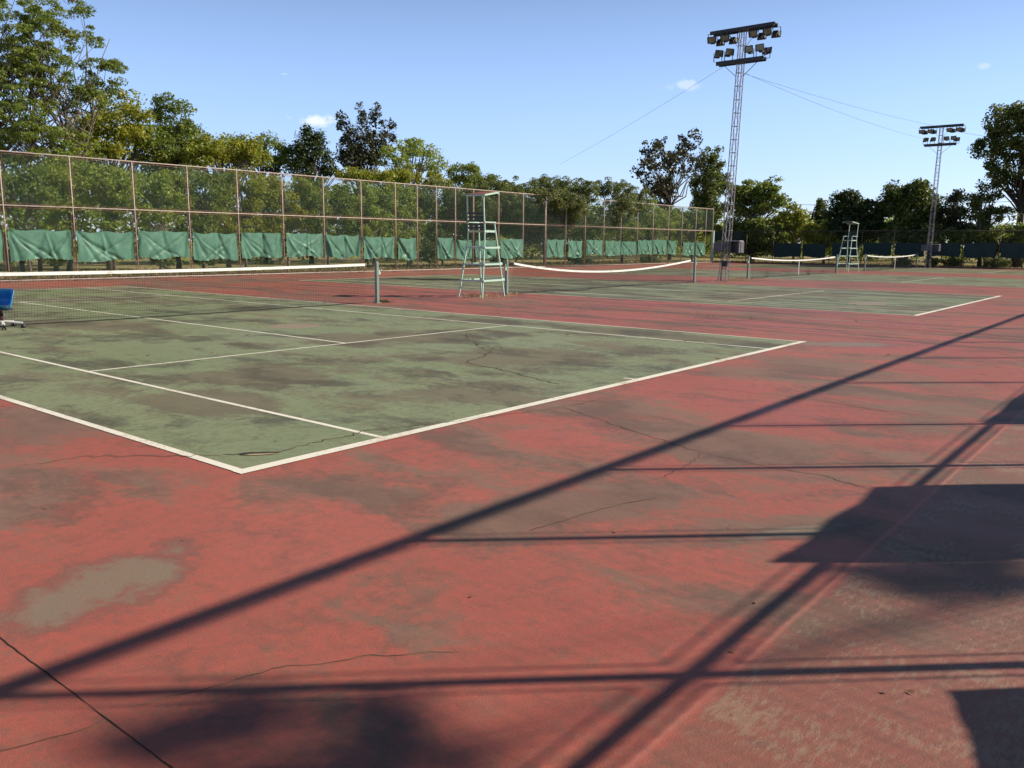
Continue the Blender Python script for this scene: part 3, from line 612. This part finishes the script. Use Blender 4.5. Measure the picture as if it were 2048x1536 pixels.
        MB().box(c+Vector((-.25, -w_/2+.02, -.02)), (.15, .02, h_-.04)).build('door', M_CAB, cb)
        MB().box(ax(.8)+Vector((-.21, -.1, .78)), (.12, .24, .26)).build('meter_box', M_BLACKST, r_, bevel=.005)
        MB().tube([ax(1.2)+Vector((-.19, .05, 1.25)), ax(.5)+Vector((-.2, .04, .9)), Vector((-.2, .06, 0))], .018, 6).build('conduit', M_BLACKST, r_)
    return r_
T1 = gnd(1447, 562); T2 = at(1858, 500, X=67.); T2[2] = 0
LE1 = tuple((_r*.30)[:2]); LE2 = tuple((_r*.12)[:2])
mast(tuple(T1), 10.78, LE1, 'near lattice floodlight mast with a grey open cabinet, towering over the courts')
mast(tuple(T2), 10.45, LE2, 'far lattice floodlight mast rising above the trees at right', True)
def cable(a, b_, sag, rad, label, cat='cable'):
    a, b_ = np.array(a), np.array(b_); t = np.linspace(0, 1, 24)[:, None]; P = a+(b_-a)*t; P[:, 2] -= sag*4*t[:, 0]*(1-t[:, 0])
    o_ = MB().tube([tuple(p) for p in P], rad, 5).build('cable', M_BLACKST); tag(o_, label=label, cat=cat)
t1t = np.array([T1[0]+LE1[0], T1[1]+LE1[1], 0]); t2t = np.array([T2[0]+LE2[0], T2[1]+LE2[1], 0])
cable(t1t+(0, 0, 9.0), t2t+(0, 0, 10.4), .18, .006, 'upper thin cable strung between the two light masts')
cable(t1t+(0, 0, 9.05), t2t+(0, 1.2, 9.65), .25, .006, 'lower thin cable strung between the two light masts')
cable(t1t+(0, .5, 9.5), at(1120, 328, Y=31.5), .12, .006, 'thin guy cable running down left from the near mast')
cable(t2t+(0, 0, 10.3), at(2110, 285, X=78), .2, .010, 'thin cable running right from the far mast')
cable(at(1500, 408, X=150), at(2100, 400, X=150), .4, .035, 'distant power line above the far tree line')

# ------------------------------------------------------------------ ball cart
ct = empty('ball_cart', (2.70, 11.72, 0), 0, label='blue plastic tub on a wheeled white star base, cut by the left edge', cat='ball cart')
fwd = Vector(tuple(CAM-np.array([2.7, 11.7, CAM[2]]))).normalized(); rgt = Vector((_r[0], _r[1], 0)).normalized()
star = MB(); 
for k in range(5):
    a = math.atan2(rgt.y, rgt.x)+.30-k*2*math.pi/5; d = Vector((math.cos(a), math.sin(a), 0))
    MB().bar(Vector((0, 0, .13))+d*.03, Vector((0, 0, .095))+d*.34, .05, .03).build('base_arm', M_WHITEP, ct, bevel=.008)
    sd = d.cross(Vector((0, 0, 1))); cst = MB()
    for s_ in (-1, 1): cst.tube([d*.34+sd*(s_*.012)+Vector((0, 0, .035)), d*.34+sd*(s_*.034)+Vector((0, 0, .035))], .035, 12)
    cst.bar(d*.34+Vector((0, 0, .03)), d*.34+Vector((0, 0, .1)), .018, .018); cst.build('caster', M_BLK, ct, True)
MB().tube([(0, 0, .10), (0, 0, .28)], .032, 12).build('column_sleeve', M_MAROON, ct, True)
MB().tube([(0, 0, .28), (0, 0, .36)], .022, 12).box((0, 0, .35), (.3, .3, .03)).build('column', M_BLK, ct)
def tub():
    n = 28; rings = []
    prof = [(.16, .0, .0), (.25, .0, .02), (.28, .14, .05), (.315, .30, .0), (.345, .335, 0), (.345, .31, 0), (.325, .31, 0), (.30, .29, 0), (.265, .13, 0), (.235, .03, 0), (.15, .02, 0)]
    V = []
    for r_, z, _ in prof:
        for k in range(n):
            t = 2*math.pi*k/n; c_, s_ = math.cos(t), math.sin(t); e = .2
            x = math.copysign(abs(c_)**e, c_)*r_*1.22; y = math.copysign(abs(s_)**e, s_)*r_*.47; V.append((x, y, z*1.05))
    F = [(i*n+k, i*n+(k+1) % n, (i+1)*n+(k+1) % n, (i+1)*n+k) for i in range(len(prof)-1) for k in range(n)]
    F += [tuple(range(n))[::-1], tuple((len(prof)-1)*n+k for k in range(n))]
    mb = MB(); ez = Vector((0, 0, 1)); ty = (ez*.42+fwd*.9+rgt*(-.25)).normalized(); rx = rgt; yy = ty.cross(rx).normalized()
    M = Matrix((rx, yy, ty)).transposed()
    mb.add([M @ Vector(v)+Vector((-.12*rgt.x, -.12*rgt.y, .47))-ty*.10 for v in V], F); return mb
tub().build('tub', M_BLUE, ct, True)

# ------------------------------------------------------------------ foliage
def leaves(C, Rr, n, size, name, mat, parent, asp=.55, flat=.75, droop=0., seed=0):
    """C clump centres (k,3), Rr clump radii (k,), n leaves per clump"""
    r_ = np.random.default_rng(seed); k = len(C); N = k*n
    d = r_.normal(size=(N, 3)); d /= np.linalg.norm(d, axis=1)[:, None]; rad = r_.random(N)**.45
    P = np.repeat(C, n, 0)+d*rad[:, None]*np.repeat(Rr, n)[:, None]*np.array([1, 1, flat]); P[:, 2] -= droop*rad*np.repeat(Rr, n)
    P[:, 2] = np.maximum(P[:, 2], .03)
    nrm = r_.normal(size=(N, 3))*.8+d*.5+np.array([0, 0, .55]); nrm /= np.linalg.norm(nrm, axis=1)[:, None]
    t = r_.normal(size=(N, 3)); t -= (t*nrm).sum(1)[:, None]*nrm; t /= np.linalg.norm(t, axis=1)[:, None]; b_ = np.cross(nrm, t)
    L = size*(.55+.9*r_.random(N))[:, None]; W_ = L*asp
    V = np.stack([P-t*L*.5, P+b_*W_*.5-t*L*.05+nrm*L*.06, P+t*L*.5, P-b_*W_*.5-t*L*.05+nrm*L*.06], 1)
    F = np.arange(N*4).reshape(-1, 4)
    return npmesh(name, V, F, mat, parent)
def tree(label, px, plane, val, lobes, leaf, bark, size=.16, dens=1., clr=.5, nleaf=70, base_px=None, tr=.16, trunks=1, name='tree', cat='tree', flat=.75, group=None, seed=None, droop=0., limbs=.8, depth=.9, spread=0., asp=.55, dry=0, zmin=.15):
    """lobes: (px,py,rx,ry) ellipses of the crown as seen in the photo, turned into ellipsoids at the tree's own distance"""
    sd = seed if seed is not None else int(px*3+val); r_ = np.random.default_rng(sd)
    kw = {plane: val}; bp = base_px if base_px else px; B = at(bp, 480, **kw); B[2] = 0; s = mpp(B)
    root = empty(name, (B[0], B[1], 0), label=label, cat=cat, group=group)
    C = []; Rr = []
    for (lx, ly, rx, ry, *ov) in lobes:
        c = at(lx, ly, **({plane: ov[0]} if ov else kw)); a, h = rx*s, ry*s; dp = min(a, 3.2)*depth
        vol = a*h*dp; kk = max(3, int(dens*7*vol**.72/clr**1.6))
        d = r_.normal(size=(kk, 3)); d /= np.linalg.norm(d, axis=1)[:, None]; q = (r_.random(kk)**.38)[:, None]
        d = d*q; cl = c+np.outer(d[:, 0]*a*.92, _r)+np.outer(d[:, 1], np.array([_f[0], _f[1], 0]))*dp+np.outer(d[:, 2]*h*.92, (0, 0, 1))
        C.append(cl); Rr.append(clr*(.55+.75*r_.random(kk)))
    C = np.concatenate(C); Rr = np.concatenate(Rr); C = C[(keep := C[:, 2] > zmin)]; Rr = Rr[keep]
    cr = leaves(C-[B[0], B[1], 0], Rr, int(nleaf*1.45), size*.82, 'crown', leaf, root, flat=flat, seed=sd, droop=droop, asp=asp)
    if dry:
        i = r_.choice(len(C), dry, False); leaves(C[i]-[B[0], B[1], 0], Rr[i]*.6, 60, size*1.1, 'dead_leaves', L_DRY, root, seed=sd+1)
    mb = MB(); top = C[:, 2].max(); cen = C.mean(0)
    order = np.argsort(C[:, 2])
    for t in range(trunks):
        off = np.array([(t-(trunks-1)/2)*spread, r_.uniform(-.3, .3) if trunks > 1 else 0]); tipz = top*(.86-.08*r_.random())
        tip = np.array([cen[0]-B[0]+off[0]*1.5, cen[1]-B[1]+off[1], 0])*.8; pts = []; rd = []
        for j in range(9):
            q = j/8; pts.append((off[0]*.6+tip[0]*q**1.3+.09*math.sin(j*1.7+t+sd)*q*2, off[1]+tip[1]*q**1.3+.09*math.cos(j*1.3+sd)*q*2, tipz*q)); rd.append(tr*(1-.82*q)*(1.25 if j == 0 else 1))
        mb.tube(pts, rd, 8); pa = np.array(pts)
        sel = order[t::trunks]; sel = sel[r_.random(len(sel)) < limbs]
        for i in sel[:70]:
            e = C[i]-np.array([B[0], B[1], 0]); hz = max(.35, e[2]*(.55+.2*r_.random())-.1); j = min(7, max(0, int(hz/tipz*8))); f = min(1, hz/tipz*8-j); st = pa[j]+(pa[j+1]-pa[j])*f
            L_ = np.linalg.norm(e-st); r0 = min(tr*.45, .018*L_+.012)
            m1 = st+(e-st)*.4+np.array([0, 0, -.08*L_])+r_.normal(0, .05*L_, 3); m2 = st+(e-st)*.72+np.array([0, 0, -.03*L_])+r_.normal(0, .04*L_, 3)
            mb.tube([st, m1, m2, e], [r0, r0*.7, r0*.45, r0*.15], 5, False)
    mb.build('trunk', bark, root, True)
    return root
# --- trees behind the long fence, left to right
TB = 'Y'
tree('tall feathery tree with several thin upright stems at the left edge', 60, TB, 36., [(20, 60, 100, 120), (105, 60, 60, 60), (0, 230, 110, 100), (150, 185, 70, 45), (200, 130, 45, 26), (90, 300, 110, 60), (222, 172, 34, 22), (190, 75, 28, 22), (150, 20, 30, 24), (235, 125, 20, 12), (60, 130, 80, 60)], L_MID, M_BARK, size=.135, dens=.62, clr=.36, nleaf=72, trunks=5, spread=1.0, tr=.085, droop=.2, flat=.5, dry=4, limbs=.35, base_px=75)
tree('round crowned olive green tree beside the feathery tree', 215, TB, 38., [(235, 250, 75, 75), (180, 300, 70, 60), (290, 290, 50, 60)], L_YEL, M_BARK, size=.2, dens=.95, clr=.55, tr=.14)
tree('dark green tree with loose upper sprays', 355, TB, 38., [(350, 250, 45, 45), (375, 290, 50, 45), (310, 300, 50, 50), (330, 205, 25, 18), (395, 265, 18, 20)], L_MID, M_BARKD, size=.19, dens=.8, clr=.5, tr=.13)
tree('broad yellow green tree with a flat crown', 455, TB, 36., [(430, 300, 50, 30), (480, 305, 50, 32), (400, 320, 40, 30), (520, 315, 30, 25)], L_YEL, M_BARK, size=.2, dens=.9, clr=.5, tr=.13)
tree('dull green tree behind the yellow green tree', 530, TB, 46., [(500, 290, 45, 30), (555, 315, 38, 35), (455, 285, 20, 12)], L_MID, M_BARKD, size=.22, dens=.9, clr=.6, tr=.15)
tree('compact very dark rounded tree below the small cloud', 622, TB, 44., [(616, 305, 34, 32), (606, 336, 30, 22), (620, 276, 20, 18), (646, 318, 20, 34), (598, 318, 16, 24), (640, 285, 16, 14), (660, 345, 22, 18), (612, 264, 9, 9)], L_VDARK, M_BARKD, size=.22, dens=.95, clr=.5, nleaf=60, tr=.16)
tree('sparse dark tree with upright shoots', 733, TB, 46., [(730, 290, 50, 38), (690, 250, 14, 30), (722, 235, 12, 30), (752, 240, 13, 32), (780, 270, 15, 28), (715, 320, 40, 20), (700, 290, 22, 30)], L_BRONZE, M_BARKD, size=.25, dens=.66, clr=.42, nleaf=44, tr=.12, flat=1.1)
tree('light green arching tree with drooping right side', 822, TB, 38.5, [(800, 315, 48, 32), (845, 310, 42, 32), (825, 288, 26, 12), (870, 330, 25, 28)], L_LIGHT, M_BARK, size=.2, dens=.62, clr=.5, nleaf=60, tr=.12, droop=.3)
tree('small green tree right of the arching tree', 945, TB, 40., [(925, 350, 38, 24), (965, 360, 35, 22), (940, 335, 22, 10)], L_MID, M_BARKD, size=.2, dens=.95, clr=.5, tr=.12)
tree('yellowing low tree behind the fence middle', 745, TB, 34.5, [(735, 352, 60, 14), (800, 356, 50, 14), (870, 362, 40, 16)], L_YEL, M_BARK, size=.19, dens=1., clr=.4, tr=.09)
# row of bushy trees directly behind the fence
BUSH = [(55, 'shaded bushy tree at the left end behind the tall fence', L_MID, .75), (140, 'green bushy tree behind the second fence bay', L_LIGHT, .8), (225, 'leafy bushy tree behind the third fence bay', L_LIGHT, .85), (318, 'bushy tree with fresh leaves behind the fourth bay', L_LIGHT, .85),
        (405, 'bushy tree with darker leaves behind the fifth bay', L_MID, .85), (490, 'yellow green bushy tree behind the sixth bay', L_YEL, .8), (575, 'golden tinged bushy tree behind the seventh bay', L_YEL, .8), (655, 'thin dark bushy tree behind the eighth bay', L_MID, .75), (735, 'pale green bushy tree behind the ninth bay', L_LIGHT, .75),
        (815, 'bushy tree behind the narrow fence bays', L_LIGHT, .75), (885, 'bushy olive tree behind the empty bay', L_OLIVE, .8), (950, 'bushy tree behind the near umpire chair', L_MID, .85)]
for i, (px, lb, lm, dn) in enumerate(BUSH):
    r_ = np.random.default_rng(900+i); yt = 330+.06*px
    tree(lb, px, TB, 32.6+r_.uniform(0, 1.6), [(px-18+r_.uniform(-8, 8), yt+20+r_.uniform(-12, 12), 46, 42), (px+22, yt+55, 46, 40), (px-15, yt+85, 42, 34-.01*px), (px+25, yt+15, 30, 26)], lm, M_BARK if i % 3 else M_BARKP, size=.17, dens=dn*1.05, clr=.45, nleaf=66, tr=.075, name='tree', group='bushy trees right behind the long fence')
# vine mass and beyond
tree('dense vine mass spilling over the top of the fence', 1090, TB, 30.9, [(1040, 385, 60, 34), (1000, 395, 50, 40), (1100, 372, 55, 28), (1160, 380, 42, 30), (1060, 420, 65, 30), (1130, 420, 60, 30), (960, 400, 40, 40), (1130, 392, 42, 20, 28.9), (1178, 380, 24, 24, 28.9), (1112, 405, 18, 18, 28.85), (1150, 412, 34, 20, 28.85), (1085, 385, 30, 10, 29.)], L_OLIVE, M_BARKD, size=.13, dens=1.5, clr=.34, nleaf=80, tr=.1, name='vine_thicket', cat='vines', depth=.5, droop=.6, limbs=.04)
tree('dark leafy screen in shade below the vine mass', 1030, TB, 32.2, [(1010, 440, 55, 40), (1070, 450, 55, 38), (1130, 450, 50, 35), (1180, 450, 40, 35)], L_DARK, M_BARKP, size=.18, dens=1.1, clr=.45, tr=.08, limbs=.2, name='bush', cat='bush')
tree('rounded vine covered tree touching the fence top', 1245, TB, 30.8, [(1245, 385, 38, 26), (1215, 375, 30, 20), (1235, 420, 42, 28), (1280, 395, 32, 22), (1245, 405, 24, 20, 28.9), (1272, 412, 28, 9, 28.9), (1235, 425, 16, 18, 28.9)], L_OLIVE, M_BARKD, size=.14, dens=1.3, clr=.34, nleaf=70, tr=.1, depth=.45, droop=.4, limbs=.05)
tree('yellow green shrub along the fence top right of the vines', 1300, TB, 31.5, [(1300, 425, 40, 26), (1330, 440, 40, 30), (1295, 452, 40, 25), (1240, 455, 50, 24)], L_LIGHT, M_BARK, size=.16, dens=1.0, clr=.42, tr=.08, name='bush', cat='bush')
tree('open dark tree with a forked trunk and large leaves', 1343, TB, 38., [(1320, 300, 38, 26), (1375, 290, 30, 24), (1300, 340, 34, 20), (1350, 330, 50, 30), (1325, 375, 48, 26), (1390, 330, 22, 28), (1385, 270, 14, 10)], L_BRONZE, M_BARKD, size=.30, dens=.5, clr=.55, nleaf=24, tr=.2, asp=.75, flat=.8, base_px=1340)
tree('slim upright green tree left of the near mast', 1425, TB, 38., [(1422, 330, 26, 38), (1410, 370, 36, 36), (1440, 365, 26, 30), (1420, 410, 40, 26)], L_DARK, M_BARKD, size=.32, dens=.9, clr=.6, nleaf=44, tr=.16)
tree('green bushy tree at the far fence corner', 1385, TB, 33., [(1370, 440, 34, 24), (1410, 445, 32, 28), (1350, 455, 30, 20)], L_MID, M_BARK, size=.24, dens=1., clr=.5, tr=.1)
# --- trees behind the far right fence
TX = 'X'
tree('spreading umbrella shaped tree behind the near mast', 1510, TX, 74.5, [(1500, 385, 45, 26), (1545, 375, 32, 20), (1480, 410, 40, 24), (1530, 405, 44, 22), (1560, 400, 24, 20), (1470, 375, 26, 18)], L_MID, M_BARK, size=.32, dens=.85, clr=.7, nleaf=60, tr=.22, flat=.45, base_px=1507)
tree('reddish green tree to the right of the umbrella shaped tree', 1590, TX, 74., [(1585, 440, 34, 30), (1560, 455, 34, 25), (1605, 460, 24, 22)], L_YEL, M_BARK, size=.28, dens=.95, clr=.6, tr=.14)
tree('dark bushes under the umbrella shaped tree', 1500, TX, 72.2, [(1465, 460, 34, 26), (1510, 462, 36, 26), (1550, 470, 36, 22), (1480, 490, 40, 20), (1540, 492, 34, 14)], L_MID, M_BARKD, size=.28, dens=.9, clr=.6, tr=.1, name='bush', cat='bush')
tree('small cone shaped evergreen on the skyline', 1638, TX, 100., [(1640, 415, 10, 16), (1638, 432, 18, 14), (1636, 448, 26, 14)], L_DARK, M_BARKD, size=.36, dens=1.5, clr=.6, tr=.2)
tree('low yellow green tree below the cone shaped evergreen', 1650, TX, 73., [(1635, 462, 32, 16), (1670, 465, 28, 16), (1650, 480, 40, 16)], L_YEL, M_BARK, size=.3, dens=1., clr=.6, tr=.12)
tree('dark bulky evergreen right of the cone shaped one', 1700, TX, 73.5, [(1695, 405, 28, 26), (1685, 440, 34, 32), (1735, 425, 30, 26), (1710, 460, 50, 26), (1745, 455, 24, 24)], L_VDARK, M_BARKD, size=.34, dens=1.5, clr=.7, nleaf=70, tr=.22)
tree('tall rounded green tree left of the far mast', 1815, TX, 74., [(1805, 390, 38, 26), (1840, 385, 28, 22), (1785, 420, 30, 34), (1830, 425, 44, 36), (1860, 430, 22, 40), (1800, 460, 44, 22)], L_DARK, M_BARKD, size=.3, dens=1.35, clr=.65, nleaf=75, tr=.2)
tree('olive shrubs under the rounded tree', 1800, TX, 72., [(1790, 475, 30, 16), (1830, 478, 34, 16), (1860, 470, 30, 20)], L_OLIVE, M_BARKD, size=.24, dens=.9, clr=.5, tr=.08, name='bush', cat='bush')
tree('slender reddish tipped tree right of the far mast', 1910, TX, 74., [(1908, 392, 18, 16), (1905, 420, 26, 22), (1890, 450, 30, 26), (1920, 455, 26, 24)], L_BRONZE, M_BARKD, size=.28, dens=.85, clr=.5, nleaf=50, tr=.12)
tree('twin stemmed tree leaning in front of the giant tree', 1985, TX, 73.5, [(1955, 395, 28, 24), (1985, 380, 30, 24), (1960, 425, 36, 22), (2000, 430, 30, 22), (1945, 460, 34, 22)], L_DARK, M_BARK, size=.26, dens=.62, clr=.5, nleaf=48, tr=.16, trunks=2, spread=.6, base_px=1972)
tree('giant dark tree filling the upper right edge', 2040, TX, 74.5, [(2020, 240, 50, 34), (2065, 235, 50, 40), (1990, 270, 38, 24), (2040, 290, 60, 34), (1985, 310, 32, 26), (2070, 330, 50, 50), (2000, 345, 34, 26), (1955, 300, 20, 14), (2085, 270, 50, 50)], L_DARK, M_BARKD, size=.26, dens=.72, clr=.6, nleaf=60, tr=.36, base_px=2038)
tree('green shrubs under the giant tree', 1990, TX, 72., [(1925, 472, 30, 16), (1975, 475, 34, 16), (2030, 470, 36, 20), (2075, 465, 36, 24)], L_MID, M_BARKD, size=.25, dens=.9, clr=.5, tr=.08, name='bush', cat='bush')
tree('large tree just beyond the right edge of the view', 2150, TX, 80., [(2140, 330, 50, 60), (2170, 400, 60, 60), (2130, 440, 50, 40)], L_DARK, M_BARKD, size=.3, dens=.9, clr=.7, tr=.25)
for (px, rx, X_, lb) in ((1995, 26, 72.2, 'round low bush below the dark screens'), (1868, 16, 71.6, 'small green bush beside the far mast'), (1805, 20, 71.8, 'olive bush behind the farthest net'), (1905, 18, 72.5, 'low yellow green weeds right of the far mast')):
    P = at(px, 525, X=X_); tree(lb, px, TX, X_, [(px, 525, rx, 9)], L_OLIVE if px != 1868 else L_MID, M_BARKD, size=.13, dens=1.6, clr=.25, nleaf=60, tr=.03, name='bush', cat='bush', depth=1., zmin=.02)
for (px, Y_, lb) in ((405, 31., 'low weedy bush under the fifth tarp'), (330, 30.8, 'small leafy weeds under the fourth tarp'), (860, 31.2, 'dark shrub in the empty fence bay'), (1000, 31., 'tangled shrub under the tarps near the umpire chair'), (110, 31.2, 'scrubby weeds under the second tarp'), (1160, 31.4, 'low shrub below the vines'), (1300, 31.5, 'low shrub under the farther tarps')):
    tree(lb, px, TB, Y_, [(px, 520 if px != 860 else 505, 26, 9 if px != 860 else 24)], L_OLIVE if px in (330, 110) else L_DARK, M_BARKD, size=.13, dens=1.3, clr=.25, nleaf=50, tr=.03, name='bush', cat='bush', depth=1., zmin=.02)
# trees behind the near fence (their shadows reach the pavement)
def free_tree(label, base, lobes, leaf, bark, size, clr, nleaf, k, tr, sd):
    root = empty('tree', base, label=label, cat='tree'); r_ = np.random.default_rng(sd); C = []
    for c, r3 in lobes:
        d = r_.normal(size=(k, 3)); d /= np.linalg.norm(d, axis=1)[:, None]; C.append(np.array(c)-np.array(base)+d*(r_.random(k)**.4)[:, None]*np.array(r3))
    C = np.concatenate(C); leaves(C, clr*(.6+.7*r_.random(len(C))), nleaf, size, 'crown', leaf, root, seed=sd)
    top = C[:, 2].max(); mb = MB(); pts = [(0, 0, 0), (.1, .05, top*.3), (-.05, .1, top*.6), (0, 0, top*.8)]; mb.tube(pts, [tr, tr*.75, tr*.5, tr*.2], 8)
    for e in C[::3]:
        st = np.array([0, .08, top*.72]); mb.tube([st, st+(e-st)*.5+(0, 0, .15), e], [.02, .012, .005], 5, False)
    mb.build('trunk', bark, root, True)
free_tree('tall open tree behind the near fence', (15.2, -16.2, 0), [((9.67, -15, 12.25), (.38, .3, .12)), ((9.8, -15, 12.65), (.3, .2, .12)), ((9.55, -15, 12.0), (.5, .2, .1)), ((11.35, -15, 10.95), (.13, .13, .34)), ((11.5, -15, 11.05), (.13, .13, .30))], L_DARK, M_BARK, .12, .18, 34, 7, .09, 41)
free_tree('spreading tree well behind the near fence', (16, -20, 0), [((16, -20, 6.5), (2.6, 2.6, 1.8)), ((14.5, -21, 5.4), (1.8, 1.8, 1.2))], L_MID, M_BARK, .2, .6, 60, 45, .2, 42)
# far woodland, one mass
def woodland():
    r_ = np.random.default_rng(5); C = []
    for k in range(3600):
        t = r_.random()
        if t < .6: x = r_.uniform(-25, 115); y = 44+r_.uniform(0, 10)+max(0, (x-80))*.1; h = 4.8+1.0*math.sin(x*.35)+.7*math.sin(x*.9)
        else: y = r_.uniform(-40, 52); x = 94+r_.uniform(0, 12)+max(0, 20-y)*.1; h = 4.2+.9*math.sin(y*.4)+.6*math.sin(y*1.1)
        C.append((x, y, r_.uniform(.05, 1)**.8*h))
    C = np.array(C); o_ = leaves(C, .9*(.6+.8*r_.random(len(C))), 36, .38, 'woodland', L_LIGHT, None, seed=6); tag(o_, label='distant mass of woodland undergrowth', kind='stuff', cat='woodland')
woodland()
# grass tufts outside the courts
def grass():
    r_ = np.random.default_rng(8); N = 26000; n1 = int(N*.62)
    X = np.concatenate([r_.uniform(2, 72, n1), 70.9+r_.random(N-n1)**1.3*9]); Y = np.concatenate([29.7+r_.random(n1)**1.4*9, r_.uniform(-4, 31, N-n1)])
    h = .05+.13*r_.random(N)**2; a = r_.uniform(0, math.pi, N); w_ = .03+.05*r_.random(N); lx, ly = r_.normal(0, .05, N), r_.normal(0, .05, N)
    V = np.zeros((N, 3, 3)); V[:, 0] = np.stack([X-w_*np.cos(a), Y-w_*np.sin(a), np.full(N, -.03)], 1); V[:, 1] = np.stack([X+w_*np.cos(a), Y+w_*np.sin(a), np.full(N, -.03)], 1); V[:, 2] = np.stack([X+lx, Y+ly, h], 1)
    o_ = npmesh('grass', V, np.arange(N*3).reshape(-1, 3), L_GRASS); tag(o_, label='dry grass growing outside the fences', kind='stuff', cat='grass')
grass()
# little weeds and litter on the courts
def tuft(label, x, y, n, h, mat, spread, seed):
    r_ = np.random.default_rng(seed); X = x+r_.normal(0, spread, n); Y = y+r_.normal(0, spread*.7, n); a = r_.uniform(0, 6.28, n); w_ = .006+.008*r_.random(n); hh = h*(.3+.7*r_.random(n)); l = r_.normal(0, .10, (n, 2))
    V = np.zeros((n, 4, 3)); V[:, 0] = np.stack([X-w_*np.cos(a), Y-w_*np.sin(a), 0*X+.002], 1); V[:, 1] = np.stack([X+w_*np.cos(a), Y+w_*np.sin(a), 0*X+.002], 1)
    V[:, 2] = np.stack([X+l[:, 0]*.6+w_, Y+l[:, 1]*.6, hh*.7], 1); V[:, 3] = np.stack([X+l[:, 0], Y+l[:, 1], hh], 1)
    tag(npmesh('weeds', V, np.concatenate([np.arange(n*4).reshape(-1, 4)]), mat), label=label, kind='stuff')
tuft('dry weeds sprouting under the near umpire chair', 15.9, 11.6, 90, .16, L_GRASS, .38, 3)
tuft('dark tuft at the foot of the nearest net post', 12.15, 11.9, 60, .10, L_VDARK, .09, 4)
tuft('dry weeds at the foot of the near light mast', 33.2, 11.3, 140, .20, L_GRASS, .4, 5)
tuft('tiny weeds at the foot of the second court net post', 17.5, 11.7, 50, .09, L_GRASS, .15, 6)
def litter():
    r_ = np.random.default_rng(12); P = []
    for (cx, cy, sx, sy, n) in ((3, 2, 8, 5, 160), (15, 12, 4, 6, 120), (23, 11.8, 4.5, .25, 130), (30, 12, 10, 8, 160), (14.6, 5, .5, 7, 110), (33, 5, .6, 8, 120), (2, -4, 4, 1.0, 60), (35, 28.4, 18, .35, 260), (69.3, 16, .4, 10, 160), (52, 12, 8, 7, 90)):
        P.append(np.stack([r_.normal(cx, sx, n), r_.normal(cy, sy, n)], 1))
    P = np.concatenate(P); P = P[(P[:, 0] > -5) & (P[:, 0] < 70) & (P[:, 1] > -6) & (P[:, 1] < 29)]; N = len(P)
    C = np.stack([P[:, 0], P[:, 1], np.full(N, .009)], 1); a = r_.uniform(0, 6.28, N); L = .007+.012*r_.random(N); L[np.hypot(P[:, 0]-CAM[0], P[:, 1]-CAM[1]) > 12] *= 2.6
    t = np.stack([np.cos(a), np.sin(a), r_.uniform(-.1, .25, N)], 1)*L[:, None]; b_ = np.stack([-np.sin(a), np.cos(a), r_.uniform(-.1, .35, N)], 1)*(L*.5)[:, None]
    V = np.stack([C-t, C+b_, C+t, C-b_], 1); tag(npmesh('fallen_leaves', V, np.arange(N*4).reshape(-1, 4), L_DRY), label='dry leaf litter scattered over the courts', kind='stuff', cat='leaf litter')
litter()
# concrete plinth edge under the long fence
tag(MB().box((24, 29.2, .02), (86, .22, .08)).build('kerb', worn('concrete kerb', (.22, .16, .12), (.12, .09, .07), 4, .4, .6, .9)), kind='structure', label='low concrete strip under the long fence')
